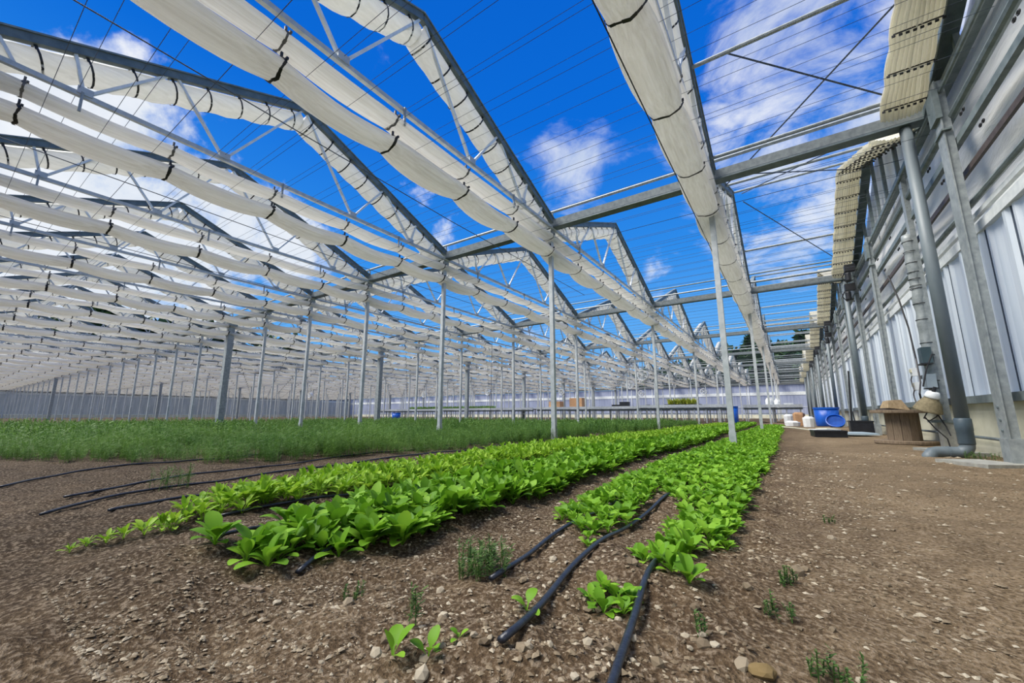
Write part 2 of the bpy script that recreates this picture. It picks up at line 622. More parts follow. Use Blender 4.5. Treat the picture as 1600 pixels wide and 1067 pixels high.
# ------------------------------------------------------------------ right wall
wr = struct(link('wall_right', None, None, (WU, 0, 0)), 'right wall of translucent sheets with white film above')
VB = -7.6
b = MB().box((0.10, (VB + VE) / 2, 0.25), (0.06, VE - VB, 0.80))
b.build('skirt_panel', 'skirt', wr)
MB().box((0.02, (VB + VE) / 2, 0.62), (0.07, VE - VB, 0.085)).build('bottom_rail', 'steel_dark', wr)
MB().tube([(0.0, VB, 0.19), (0.0, VE, 0.19)], 0.016).build('floor_pipe', 'steel_dark', wr)
MB().bar((0.03, VB, 2.36), (0.03, VE, 2.36), 0.05, 0.10).build('sheet_rail', 'white_paint', wr)
MB().bar((0.02, VB, 2.49), (0.02, VE, 2.49), 0.04, 0.05).build('sheet_rail', 'white_paint', wr)
MB().tube([(-0.02, VB, 2.60), (-0.02, VE, 2.60)], 0.03).build('guide_pipe', 'steel_dark', wr)
MB().bar((0.0, VB, 2.96), (0.0, VE, 2.96), 0.03, 0.06).build('film_batten', 'rope', wr)
MB().bar((-0.05, VB, 3.26), (-0.05, VE, 3.26), 0.05, 0.075).build('wall_rail', 'steel_dark', wr)
MB().tube([(-0.06, VB, 3.56), (-0.06, VE, 3.56)], 0.04).build('wall_rail', 'steel_dark', wr)
MB().tube([(-0.12, VB, 3.86), (-0.12, VE, 3.86)], 0.02).build('drive_rod', 'steel_dark', wr)
MB().bar((0.0, VB, 4.06), (0.0, VE, 4.06), 0.08, 0.12).build('eaves_beam', 'steel_dark', wr)
# translucent sheets: one folded sheet per bay of 0.587 m
pw = SPAN / 12
vs, fs = [], []
prof = [(0.0, 0.0), (0.05, -0.035), (0.10, -0.035), (0.14, 0.0), (0.30, 0.012), (0.44, 0.0), (0.48, -0.022), (0.52, -0.022), (pw - 0.012, 0.0)]
for y, x in prof:
    vs += [(0.05 + x, y, 0.65), (0.05 + x, y, 2.32)]
for i in range(len(prof) - 1):
    fs.append((2 * i, 2 * i + 2, 2 * i + 3, 2 * i + 1))
sheet = MB().poly(vs, fs).mesh('wall_sheet', 'sheet')
for k in range(int((VE - VB) / pw)):
    link('wall_sheet', sheet, wr, (0, VB + k * pw, 0))
jm = MB().bar((0.045, 0, 0.65), (0.045, 0, 2.32), 0.012, 0.012).mesh('sheet_joint', 'wire')
for k in range(0, int((VE - VB) / pw)):
    link('sheet_joint', jm, wr, (0, VB + k * pw, 0))
# upper film, with slack folds
nu, nv = 60, 14
for s in range(9):
    y0 = VB + s * SPAN + 0.0
    yy = np.linspace(y0, y0 + SPAN, nu)
    zz_ = np.linspace(2.38, 4.12, nv)
    Y, Z = np.meshgrid(yy, zz_, indexing='ij')
    dg = 0.05 * np.sin((Z * 5.5 - Y * 1.3)) * np.sin((Z - 2.38) / 1.74 * PI) + 0.03 * vnoise(Y * 1.2, Z * 4)
    X = 0.10 + dg
    I = np.arange(nu * nv).reshape(nu, nv)
    Fq = np.stack([I[:-1, :-1].ravel(), I[1:, :-1].ravel(), I[1:, 1:].ravel(), I[:-1, 1:].ravel()], 1)
    link('wall_film', np_mesh('wall_film', np.stack([X.ravel(), Y.ravel(), Z.ravel()], 1), Fq, 'wall_film'), wr)
# gable infill with studs, one per span
gf = MB().poly([(0.12, 0, 4.12), (0.12, SPAN, 4.12), (0.12, SPAN / 2, 4.1 + RISE)], [(0, 1, 2)]).mesh('gable_film', 'wall_film')
st = MB()
for t in (0.9, 1.9, 2.8, SPAN / 2, 4.25, 5.15, 6.15):
    st.bar((0.04, t, 4.1), (0.04, t, raf(t) - 0.05), 0.06, 0.05)
stm = st.mesh('gable_stud', 'steel_dark')
for j in range(-1, 8):
    link('gable_film', gf, wr, (0, V0 + SPAN * j, 0))
    o = link('gable_stud', stm, wr, (0, V0 + SPAN * j, 0))
# small chain hooks under the upper rails
hook = MB()
for dx in (0, 0.07):
    hook.tube([(-0.09, dx + 0.022 * math.cos(a), 0.016 * math.sin(a)) for a in np.linspace(0, 2 * PI, 9)], 0.006, 5, False)
hk = hook.mesh('chain_hook', 'strap')
for k in range(14):
    link('chain_hook', hk, wr, (0, 4.2 + 1.17 * k, 3.40))
    link('chain_hook', hk, wr, (0.04, 4.0 + 1.17 * k, 3.12))

# wall posts
pm = MB()
pm.box((0, 0, 2.0), (0.075, 0.15, 4.0))
pm.box((-0.036, 0, 2.0), (0.012, 0.19, 4.0))
postm = pm.mesh('column', 'steel')
base = MB().box((0, 0, 0.10), (0.10, 0.205, 0.26)).mesh('base_sleeve', 'steel')
boltm = MB().lathe([(0.014, 0), (0.014, 0.012)], 6, (-0.042, 0, 0), Matrix.Rotation(-PI / 2, 3, 'Y')).mesh('bolt', 'steel_dark')
capm = MB().box((-0.02, 0, 3.4), (0.08, 0.24, 0.02)).box((-0.05, 0, 3.72), (0.05, 0.22, 0.34)).mesh('bracket', 'steel_dark')
PV = [5.78 - 2.35 * 3 + 2.35 * k for k in range(24)]
for k, v in enumerate(PV):
    if abs(v - 8.13) < 0.1:
        continue
    t = thing('wall_post', ('galvanised steel post of the right wall, %s' % ('next to the drainpipe elbow' if 5 < v < 6 else 'on the gravel side before the drainpipe' if v < 6 else '%s beyond the duct wrapped post' % ORD[k - 5])), 'post', (WU - 0.12, v, 0), 0, 'steel posts of the right wall')
    link('column', postm, t)
    if 0 < v < 26:
        link('base_sleeve', base, t)
        for z in (0.30, 0.40, 0.52):
            link('bolt', boltm, t, (0, 0, z))
        link('bracket', capm, t)

# the post that carries the cables
t = thing('wall_post', 'post wrapped in grey cable duct with black ties on a concrete stub', 'post', (WU - 0.08, 7.75, 0))
MB().box((0, 0, 2.1), (0.06, 0.13, 3.7)).build('column', 'steel', t)
vs = MB()
zz = np.linspace(0.55, 3.0, 40)
vs.tube([(-0.05 + 0.006 * math.sin(z * 21), 0.006 * math.sin(z * 17), z) for z in zz], [0.068 + 0.003 * math.sin(z * 13) for z in zz], 12)
vs.build('cable_duct', 'steel', t, True)
for z in (0.9, 1.25, 1.42, 1.75, 1.98, 2.2, 2.24, 2.34, 2.44, 2.58, 2.75, 2.9):
    MB().tube([(-0.05 + 0.074 * math.cos(a), 0.074 * math.sin(a), z) for a in np.linspace(0, 2 * PI, 15)], 0.005, 5, False).build('cable_tie', 'strap', t)
MB().box((0, 0, 0.12), (0.17, 0.17, 0.5)).build('concrete_stub', 'concrete', t)
MB().box((-0.02, 0, 0.36), (0.30, 0.20, 0.035)).build('clamp_plate', 'steel_dark', t)

# enclosures, sockets and work lamp on that post
t = thing('junction_box', 'dark teal junction box strapped on the duct wrapped post', 'junction box', (WU - 0.19, 7.68, 1.14))
MB().box((0, 0, 0.10), (0.10, 0.17, 0.22)).build('body', 'darkbox', t)
MB().box((-0.01, 0, -0.015), (0.12, 0.18, 0.02)).build('rim', 'strap', t)
t = thing('junction_box', 'pale grey junction box on the duct wrapped post below the teal box', 'junction box', (WU - 0.19, 7.68, 0.80))
MB().box((0, 0, 0.09), (0.10, 0.17, 0.19)).build('body', 'greybox', t)
MB().box((0, 0, -0.005), (0.11, 0.18, 0.012)).build('rim', 'strap', t)
for z, lab in ((1.02, 'upper white socket box with dark cable on the right wall'), (0.80, 'lower white socket box with dark cable on the right wall')):
    t = thing('socket_box', lab, 'socket', (WU - 0.13, 8.7, z + 0.02))
    MB().box((0, 0, 0.06), (0.07, 0.15, 0.12)).build('body', 'white', t)
    MB().box((-0.04, 0, 0.08), (0.02, 0.10, 0.05)).build('cover', 'skirt', t)
    MB().tube([(-0.03, 0.03, 0.0), (-0.06, -0.05, -0.06), (-0.08, -0.16, -0.11), (-0.08, -0.26, -0.24)], 0.009, 6).build('cable', 'strap', t)
t = thing('switch_box', 'narrow light grey switch box beside the duct wrapped post', 'switch', (WU - 0.15, 7.98, 0.97))
MB().box((0, 0, 0.09), (0.05, 0.09, 0.17)).build('body', 'greybox', t)
MB().box((-0.03, 0, 0.0), (0.05, 0.07, 0.05)).build('plug', 'strap', t)
t = thing('work_lamp', 'work lamp with white cap and tan shade hanging by the duct wrapped post', 'lamp', (WU - 0.28, 7.60, 0.50))
R_ = Matrix.Rotation(0.30, 3, 'Y') @ Matrix.Rotation(0.25, 3, 'X')
MB().lathe([(0.15, 0.0), (0.145, 0.015), (0.12, 0.09), (0.075, 0.17), (0.065, 0.18)], 18, (0, 0, 0), R_).build('shade', 'tan', t, True)
MB().lathe([(0.075, 0.18), (0.08, 0.20), (0.065, 0.255), (0.05, 0.265)], 16, (0, 0, 0), R_).build('cap', 'white', t, True)
MB().lathe([(0.02, 0.262), (0.018, 0.33)], 8, (0, 0, 0), R_).build('stem', 'strap', t)
MB().tube([(0, 0, 0.32), (0.06, 0, 0.55), (0.14, 0.0, 0.75)], 0.010, 6).build('cable', 'strap', t)
t = thing('power_cable', 'looped black power cable hanging from post to floor pipe', 'cable', (WU - 0.27, 7.62, 0))
MB().tube([(0.0, 0, 0.5), (-0.05, 0.02, 0.40), (0.0, 0, 0.37), (0.07, 0, 0.42), (0.10, -0.02, 0.5)], 0.008, 6).build('loop', 'strap', t)
MB().tube([(-0.04, 0.02, 0.42), (0.03, 0.0, 0.28), (0.12, -0.06, 0.14), (0.13, -0.08, 0.0)], 0.008, 6).build('lead', 'strap', t)
MB().tube([(0.08, 0.0, 0.46), (0.13, -0.04, 0.30), (0.15, -0.08, 0.18)], 0.008, 6).build('lead', 'strap', t)
tag(MB().tube([(WU - 0.2, 8.9, 2.75), (WU - 0.14, 8.8, 2.3), (WU - 0.1, 8.72, 1.8), (WU - 0.1, 8.62, 1.3), (WU - 0.14, 8.4, 0.92), (WU - 0.2, 8.25, 0.75), (WU - 0.18, 8.3, 0.55)], 0.012, 6).build('power_cable', 'strap'),
    'thin black cable running down the right wall to the socket boxes', 'cable')

# gearboxes of the vent drive, on the eaves
gb = MB()
gb.box((0, 0, 0), (0.20, 0.16, 0.16))
gb.lathe([(0.07, 0), (0.07, 0.22)], 12, (0.0, 0.08, 0.02), Matrix.Rotation(-PI / 2, 3, 'X'))
gbody = gb.mesh('gearbox', 'strap')
gm = MB().lathe([(0.055, 0), (0.06, 0.02), (0.06, 0.18), (0.04, 0.22)], 12, (-0.05, -0.02, -0.12), Matrix.Rotation(PI, 3, 'X')).mesh('motor', 'black')
gc = MB().tube([(-0.08, 0, -0.05), (-0.16, 0.05, -0.2), (-0.08, 0.05, -0.34), (0.04, 0.0, -0.30)], 0.012, 6).mesh('cable', 'strap')
for v, z in ((12.2, 3.92), (12.6, 3.55), (19.3, 3.9), (19.6, 3.5), (26.4, 3.9), (33.4, 3.9)):
    t = thing('vent_motor', 'black vent drive motor on the eaves rod of the right wall', 'motor', (WU - 0.26, v, z), 0, 'vent motors on the right wall')
    link('gearbox', gbody, t)
    link('motor', gm, t)
    link('cable', gc, t)

# downpipes under the gutters
dp = MB().lathe([(0.060, 0.30), (0.060, 3.98)], 20).mesh('pipe', 'pvc', True)
dcp = MB().lathe([(0.066, 0.13), (0.068, 0.14), (0.068, 0.27), (0.071, 0.28), (0.071, 0.40), (0.063, 0.41)], 20).mesh('coupling', 'pvc_dark', True)
arc = [(0, 0, 0.20), (0, 0, 0.12)] + [(-0.08 + 0.08 * math.cos(a), 0, 0.12 - 0.08 * math.sin(a)) for a in np.linspace(0.2, PI / 2, 5)]
arc += [(-0.18, -0.02, 0.04), (-0.24, -0.03, 0.04), (-0.29, -0.05, 0.03), (-0.33, -0.09, -0.01), (-0.34, -0.11, -0.06)]
elb = MB().tube(arc, 0.062, 18).mesh('elbow', 'pvc', True)
rim = MB().tube([(-0.15, -0.014, 0.04), (-0.165, -0.016, 0.04)], 0.067, 18).mesh('rim', 'pvc')
for j in range(1, 8):
    lab = 'fat grey drainpipe with an elbow outlet on the dirt path' if j == 1 else '%s grey drainpipe beyond the one with the elbow outlet' % ORD[j - 2]
    t = thing('downpipe', lab, 'pipe', (WU - 0.24, GUT[j], 0.0), 0, None if j == 1 else 'drainpipes along the right wall')
    link('pipe', dp, t)
    link('coupling', dcp, t)
    if j == 1:
        link('elbow', elb, t)
        link('rim', rim, t)

# ------------------------------------------------------------------ left and end walls
wl = struct(link('wall_left', None, None, (LU, 0, 0)), 'long grey sheeted wall on the far left')
we = struct(link('wall_end', None, None, (0, VE + 0.15, 0)), 'pale lavender sheeted wall at the end of the rows')
ls = MB().box((0, 1.40, 1.75), (0.04, 2.78, 2.6)).mesh('wall_sheet', 'leftsheet')
lp = MB().box((0.06, 0, 2.0), (0.10, 0.09, 4.0)).mesh('stud', 'white_paint')
k = 0
y = -2.0
while y < VE - 1:
    link('wall_sheet', ls, wl, (0, y, 0))
    link('stud', lp, wl, (0, y, 0))
    y += 2.82
MB().box((0, VE / 2, 0.22), (0.10, VE + 4, 0.44)).build('skirt_panel', 'skirt', wl)
MB().box((0.04, VE / 2, 3.18), (0.06, VE + 4, 0.30)).build('rail_band', 'white_paint', wl)
MB().box((0.0, VE / 2, 3.68), (0.05, VE + 4, 0.68)).build('top_sheet', 'darksheet', wl)
es = MB().box((1.40, 0, 1.55), (2.78, 0.04, 2.2)).mesh('wall_sheet', 'endsheet')
es2 = MB().box((1.40, 0, 3.40), (2.78, 0.04, 0.8)).mesh('wall_sheet', 'endsheet')
ep = MB().box((0, -0.06, 2.0), (0.07, 0.06, 4.0)).mesh('stud', 'white_paint')
x = WU - 2.8
while x > LU:
    link('wall_sheet', es, we, (x, 0, 0))
    link('wall_sheet', es2, we, (x, 0, 0))
    link('stud', ep, we, (x, 0, 0))
    x -= 2.82
cx = (WU + LU) / 2
ww = WU - LU
MB().box((cx, 0, 0.22), (ww, 0.08, 0.44)).build('skirt_panel', 'skirt', we)
MB().box((cx, -0.03, 2.82), (ww, 0.05, 0.36)).build('rail_band', 'white_paint', we)
MB().box((cx, -0.03, 3.95), (ww, 0.08, 0.22)).build('rail_band', 'white_paint', we)
MB().box((cx, -0.03, 1.3), (ww, 0.05, 0.05)).build('rail', 'white_paint', we)

# ------------------------------------------------------------------ gutters and rails running across
for j in range(0, 9):
    lab = 'galvanised gutter beam across the house, %s' % ('at the back of the first gable span' if j == 0 else 'at the front of the end wall' if j == 8 else 'between the %s and %s gable spans' % (ORD[j - 1], ORD[j]))
    t = thing('gutter_beam', lab, 'gutter', (0, GUT[j], H), 0, 'gutter beams of the roof')
    g = MB()
    g.poly([(LU, -0.07, 0.02), (LU, 0.07, 0.02), (LU, 0.10, 0.15), (LU, -0.10, 0.15), (WU, -0.07, 0.02), (WU, 0.07, 0.02), (WU, 0.10, 0.15), (WU, -0.10, 0.15)],
           [(0, 1, 2, 3), (7, 6, 5, 4), (0, 4, 5, 1), (1, 5, 6, 2), (2, 6, 7, 3), (3, 7, 4, 0)])
    g.build('trough', 'steel', t)
    MB().box(((LU + WU) / 2, 0, 0.01), (WU - LU, 0.17, 0.02)).build('lower_flange', 'rafter', t)
    MB().tube([(LU, -0.05, 0.33), (WU - 0.1, -0.05, 0.33)], 0.026, 6).build('upper_rail', 'steel', t)
    sp_ = MB()
    for u in TU:
        sp_.bar((u, -0.03, 0.15), (u, -0.05, 0.33), 0.03, 0.03)
    sp_.build('rail_support', 'steel', t)
# purlins in the bay beside the right wall
pl = MB().tube([(TU[0], 0, 0), (WU - 0.05, 0, 0)], 0.026, 8).mesh('purlin', 'steel')
for j in range(0, 8):
    for t_, nm in ((0.35, 'eaves'), (1.75, 'slope'), (SPAN / 2, 'ridge'), (5.45, 'slope'), (6.75, 'eaves')):
        o = link('purlin', pl, None, (0, V0 + SPAN * j + t_, raf(t_) + 0.02))
        tag(o, 'steel %s purlin between the last truss and the right wall' % nm, 'purlin', 'purlins beside the right wall, ' + nm)
for j in range(2, 8):
    o = MB().tube([(LU, 0, 0), (WU - 0.2, 0, 0)], 0.02, 6).build('drive_shaft', 'steel_dark')
    o.location = (0, GUT[j] - 0.55, H + 0.42)
    tag(o, 'thin dark drive shaft running across all trusses above a gutter', 'drive shaft', 'drive shafts of the roof vents')

# ------------------------------------------------------------------ posts under gutters
pc = MB().box((0, 0, 1.98), (0.075, 0.075, 4.06)).mesh('column', 'post_steel')
pt = MB().box((0, 0, 3.92), (0.12, 0.16, 0.12)).mesh('head_plate', 'steel')
pb = MB().box((0, 0, 0.06), (0.088, 0.088, 0.30)).mesh('base_sleeve', 'post_steel')
pthick = MB().box((0, 0, 1.98), (0.22, 0.2, 4.06)).box((0, 0, 3.9), (0.36, 0.3, 0.16)).mesh('post', 'steel')
for j in range(1, 8):
    for i, u in enumerate(TU):
        if i == 6 or i == 18:
            o = link('post', pthick, None, (u - 0.1, GUT[j], 0))
            tag(o, 'thick square steel post of the %s truss line under the %s gutter' % (ORD[i], ORD[j - 1]), 'post', 'thick posts under the gutters')
        elif j == 1 and i < 8:
            t = thing('post', 'galvanised post under the first gutter, %s from the right wall' % ORD[i], 'post', (u - 0.07, GUT[j], 0), 0, 'posts under the first gutter')
            link('column', pc, t)
            link('head_plate', pt, t)
            link('base_sleeve', pb, t)
        else:
            o = link('post', pc, None, (u - 0.07, GUT[j], 0))
            tag(o, 'slim galvanised post under the %s gutter, %s from the right wall' % (ORD[j - 1], ORD[i]), 'post', 'posts under the farther gutters')

# ------------------------------------------------------------------ trusses
RA = (0, 0.04, raf(0.04))
RB = (0, SPAN / 2, raf(SPAN / 2))
RC = (0, SPAN - 0.04, raf(SPAN - 0.04))


def web_pairs():
    L = []
    for s in (0, 1):
        f = (lambda t: t) if s == 0 else (lambda t: SPAN - t)
        L += [((f(0.45), raf(0.45)), (f(0.62), H)), ((f(0.98), raf(0.98)), (f(1.12), H)), ((f(1.12), H), (f(1.82), raf(1.82))),
              ((f(1.86), raf(1.86)), (f(2.50), H)), ((f(2.50), H), (f(SPAN / 2 - 0.05), raf(SPAN / 2) - 0.08))]
    return L


WEB = web_pairs()
NODE = [1.12, 2.50, SPAN - 2.50, SPAN - 1.12]


def bag(mb, a, b, n=14, w=0.17, h=0.135, off=(-0.15, 0, -0.17), lumps=0.012, seed=0, nst=8):
    """rolled film hung under a rafter"""
    a, b = Vector(a) + Vector(off), Vector(b) + Vector(off)
    d = (b - a).normalized()
    s = Vector((1, 0, 0))
    up = s.cross(d).normalized()
    vs, fs = [], []
    N = n * 2 + 1
    for i in range(N):
        t = i / (N - 1)
        c = a.lerp(b, t)
        sag = abs(math.sin(t * PI * nst))
        for k in range(10):
            an = 2 * PI * k / 10
            q = 1 + lumps * 6 * vn1(i * 0.7 + seed, k * 0.9)
            vs.append(c + s * (math.cos(an) * w * q) + up * (math.sin(an) * (h + 0.02 * sag) * q - 0.02 * sag))
    for i in range(N - 1):
        for k in range(10):
            p, q = i * 10 + k, i * 10 + (k + 1) % 10
            fs.append((p, q, q + 10, p + 10))
    fs.append(tuple(range(9, -1, -1)))
    fs.append(tuple(range((N - 1) * 10, N * 10)))
    mb.poly(vs, fs)


def vn1(a, b):
    return float(vnoise(np.array([a]), np.array([b]))[0])


def clip_loop(mb, a, b, t, w=0.18, h=0.15, off=(-0.15, 0, -0.17), th=0.011):
    a, b = Vector(a) + Vector(off), Vector(b) + Vector(off)
    d = (b - a).normalized()
    s = Vector((1, 0, 0))
    up = s.cross(d).normalized()
    c = a.lerp(b, t)
    N = 14
    vs, fs = [], []
    for k in range(N):
        an = 2 * PI * k / N
        r = s * (math.cos(an) * w) + up * (math.sin(an) * h)
        vs += [c + r - d * th, c + r + d * th]
    for k in range(N):
        p, q = 2 * k, 2 * ((k + 1) % N)
        fs.append((p, q, q + 1, p + 1))
    mb.poly(vs, fs)
    # tail up to the rafter
    mb.bar(c + s * w * 0.8 + up * h * 0.4, c + s * (0.15) + up * 0.19, 0.012, 0.028)


rafm1 = MB().bar(RA, RB, 0.075, 0.10).mesh('rafter', 'rafter')
rafm2 = MB().bar(RB, RC, 0.075, 0.10).mesh('rafter', 'rafter')
edge1 = MB().bar(Vector(RA) + Vector((0, 0, 0.06)), Vector(RB) + Vector((0, 0, 0.06)), 0.11, 0.02).mesh('top_flange', 'steel_dark')
edge2 = MB().bar(Vector(RB) + Vector((0, 0, 0.06)), Vector(RC) + Vector((0, 0, 0.06)), 0.11, 0.02).mesh('top_flange', 'steel_dark')
chm = MB().bar((0, 0.0, H), (0, SPAN, H), 0.05, 0.055).mesh('tie_chord', 'post_steel')
webm = []
for (a0, a1), (b0, b1) in WEB:
    webm.append(MB().bar((0.0, a0, a1), (0.0, b0, b1), 0.03, 0.042, (1, 0, 0)).mesh('web_member', 'white_paint'))
gus = MB().box((0.03, 0, H + 0.045), (0.012, 0.13, 0.09)).mesh('gusset_plate', 'post_steel')
hang = MB().box((0.04, 0, H - 0.10), (0.02, 0.025, 0.24)).mesh('hanger', 'steel')
bm1, bm2 = MB(), MB()
bag(bm1, (0, 0.25, raf(0.25)), (0, SPAN / 2 - 0.02, raf(SPAN / 2)), seed=3)
bag(bm2, (0, SPAN / 2 + 0.02, raf(SPAN / 2)), (0, SPAN - 0.25, raf(0.25)), seed=8)
bagm1, bagm2 = bm1.mesh('film_roll', 'film', True), bm2.mesh('film_roll', 'film', True)
clipm = []
for a, b in (((0, 0.25, raf(0.25)), (0, SPAN / 2, raf(SPAN / 2))), ((0, SPAN / 2, raf(SPAN / 2)), (0, SPAN - 0.25, raf(0.25)))):
    for k in range(9):
        c = MB()
        clip_loop(c, a, b, (k + 0.35) / 8.8)
        clipm.append(c.mesh('clip_band', 'strap'))
# one-mesh version for far trusses
far = MB()
far.cur = 0
far.bar(RA, RB, 0.10, 0.11)
far.bar(RB, RC, 0.10, 0.11)
far.cur = 1
far.bar((0, 0, H), (0, SPAN, H), 0.05, 0.055)
for (a0, a1), (b0, b1) in WEB:
    far.bar((0.0, a0, a1), (0.0, b0, b1), 0.03, 0.042, (1, 0, 0))
for t_ in (1.1, 3.3, 5.6):
    far.box((0.04, t_, H - 0.10), (0.02, 0.025, 0.24))
far.cur = 2
bag(far, (0, 0.25, raf(0.25)), (0, SPAN / 2 - 0.02, raf(SPAN / 2)), n=7, seed=3)
bag(far, (0, SPAN / 2 + 0.02, raf(SPAN / 2)), (0, SPAN - 0.25, raf(0.25)), n=7, seed=8)
far.cur = 4
for a, b in (((0, 0.25, raf(0.25)), (0, SPAN / 2, raf(SPAN / 2))), ((0, SPAN / 2, raf(SPAN / 2)), (0, SPAN - 0.25, raf(0.25)))):
    for k in range(8):
        clip_loop(far, a, b, (k + 0.35) / 7.8)
farm = far.mesh('roof_truss', ['rafter', 'post_steel', 'film', 'strap', 'strap_grey'])

for i, u in enumerate(TU):
    for j in range(-1, 8):
        v = V0 + SPAN * j
        if j == -1 and i > 3:
            continue
        detail = (j in (0, 1) and i <= 5) or (j == 2 and i <= 2)
        if detail:
            lab = '%s roof truss from the right wall, %s gable span, white film rolled under rafters' % (ORD[i], ORD[j])
            t = thing('roof_truss', lab, 'roof truss', (u, v, 0), 0, 'gable roof trusses')
            link('rafter', rafm1, t)
            link('rafter', rafm2, t)
            link('top_flange', edge1, t)
            link('top_flange', edge2, t)
            link('tie_chord', chm, t)
            for w in webm:
                link('web_member', w, t)
            for n_ in NODE:
                link('gusset_plate', gus, t, (0, n_, 0))
            for n_ in (1.1, 3.3, 5.6):
                link('hanger', hang, t, (0, n_, 0))
            a = link('film_roll', bagm1, t)
            b2 = link('film_roll', bagm2, t)
            for q, c in enumerate(clipm):
                link('clip_band', c, a if q < 9 else b2)
        else:
            o = link('roof_truss', farm, None, (u, v, 0))
            tag(o, '%s roof truss from the right wall in the %s gable span' % (ORD[i], ORD[j] if j >= 0 else 'hindmost'), 'roof truss', 'gable roof trusses')

# end frame on the right wall: rafters with wide pleated film
wb1, wb2 = MB(), MB()


def pleat(mb, a, b, w=0.42, nst=8):
    a, b = Vector(a), Vector(b)
    d = (b - a).normalized()
    s = Vector((1, 0, 0))
    up = s.cross(d).normalized()
    N, Kp = 33, 22
    vs, fs = [], []
    for i in range(N):
        t = i / (N - 1)
        c = a.lerp(b, t)
        pin = 1 - 0.10 * (1 - abs(math.sin(t * PI * nst)))
        for k in range(Kp):
            x = (k / (Kp - 1) - 0.5) * w * pin
            z = 0.022 * (1 if k % 2 else -1) * (0.7 + vn1(k * 0.8, i * 0.2)) - 0.06 * math.cos(x / w * PI)
            vs.append(c + s * x + up * z)
        for k in range(Kp - 1, -1, -1):
            x = (k / (Kp - 1) - 0.5) * w * pin
            vs.append(c + s * x + up * 0.03)
    K2 = 2 * Kp
    for i in range(N - 1):
        for k in range(K2):
            p, q = i * K2 + k, i * K2 + (k + 1) % K2
            fs.append((p, q, q + K2, p + K2))
    mb.poly(vs, fs)


pleat(wb1, (-0.30, 0.2, raf(0.2) - 0.12), (-0.30, SPAN / 2, raf(SPAN / 2) - 0.12))
pleat(wb2, (-0.30, SPAN / 2, raf(SPAN / 2) - 0.12), (-0.30, SPAN - 0.2, raf(0.2) - 0.12))
wbm1, wbm2 = wb1.mesh('film_pleats', 'film_old'), wb2.mesh('film_pleats', 'film_old')
wr1 = MB().bar(RA, RB, 0.14, 0.16).bar((-0.08, RA[1], RA[2] - 0.02), (-0.08, RB[1], RB[2] - 0.02), 0.02, 0.22).mesh('rafter', 'rafter')
wr2 = MB().bar(RB, RC, 0.14, 0.16).bar((-0.08, RB[1], RB[2] - 0.02), (-0.08, RC[1], RC[2] - 0.02), 0.02, 0.22).mesh('rafter', 'rafter')
pclips = []
for a, b in (((-0.30, 0.2, raf(0.2) - 0.12), (-0.30, SPAN / 2, raf(SPAN / 2) - 0.12)), ((-0.30, SPAN / 2, raf(SPAN / 2) - 0.12), (-0.30, SPAN - 0.2, raf(0.2) - 0.12))):
    for k in range(8):
        c = MB()
        p = Vector(a).lerp(Vector(b), (k + 0.5) / 8)
        for q in range(8):
            x = (q / 7 - 0.5) * 0.38
            c.box((p.x + x, p.y, p.z - 0.085 - 0.02 * math.cos(x * 7)), (0.028, 0.014, 0.022))
        c.bar((p.x - 0.19, p.y, p.z - 0.07), (p.x + 0.19, p.y, p.z - 0.07), 0.006, 0.014)
        pclips.append(c.mesh('clip_band', 'strap'))
for j in range(-1, 8):
    t = thing('end_frame', 'heavy end rafters with pleated yellowed film on the %s gable of the right wall' % (ORD[j] if j >= 0 else 'hindmost'), 'roof frame', (WU, V0 + SPAN * j, 0), 0, 'end frames on the right wall')
    link('rafter', wr1, t)
    link('rafter', wr2, t)
    a = link('film_pleats', wbm1, t)
    b2 = link('film_pleats', wbm2, t)
    if 0 <= j < 5:
        for q, c in enumerate(pclips):
            link('clip_band', c, a if q < 8 else b2)

# ------------------------------------------------------------------ curtain rolls under the tie chords
SP = 1.25
VS = -2.35
NS = 41
SUB = 7
KR = 14


def curtain(seed, w, h, sag, pinch):
    rg = np.random.default_rng(seed)
    n = NS * SUB + 1
    V = []
    wseg = 1 + 0.10 * rg.standard_normal(NS + 1)
    sseg = 1 + 0.25 * rg.standard_normal(NS + 1)
    for i in range(n):
        s = i / SUB
        k = min(int(s), NS - 1)
        f = s - k
        bul = math.sin(PI * f) ** 0.55 if 0 < f < 1 else 0.0
        ww = w * (1 - pinch * (1 - bul)) * (1 + (wseg[k] - 1) * bul)
        hh = h * (1 - pinch * (1 - bul))
        dz = -sag * sseg[k] * math.sin(PI * f)
        y = VS + s * SP
        for q in range(KR):
            a = 2 * PI * q / KR
            lump = 1 + 0.10 * vn1(seed * 7 + q * 1.3, s * 1.1) + 0.05 * vn1(q * 2.9, s * 4.0 + seed)
            V.append((math.cos(a) * ww * lump, y, dz + math.sin(a) * hh * lump))
    V = np.array(V)
    I = np.arange(n * KR).reshape(n, KR)
    J = np.roll(I, -1, axis=1)
    F = np.stack([I[:-1].ravel(), I[1:].ravel(), J[1:].ravel(), J[:-1].ravel()], 1)
    return V, F


lower = [np_mesh('curtain', *curtain(s, 0.190, 0.108, 0.058, 0.17), 'curtain') for s in (1, 2, 3)]
upper = [np_mesh('curtain', *curtain(s, 0.145, 0.080, 0.028, 0.12), 'curtain') for s in (4, 5, 6)]


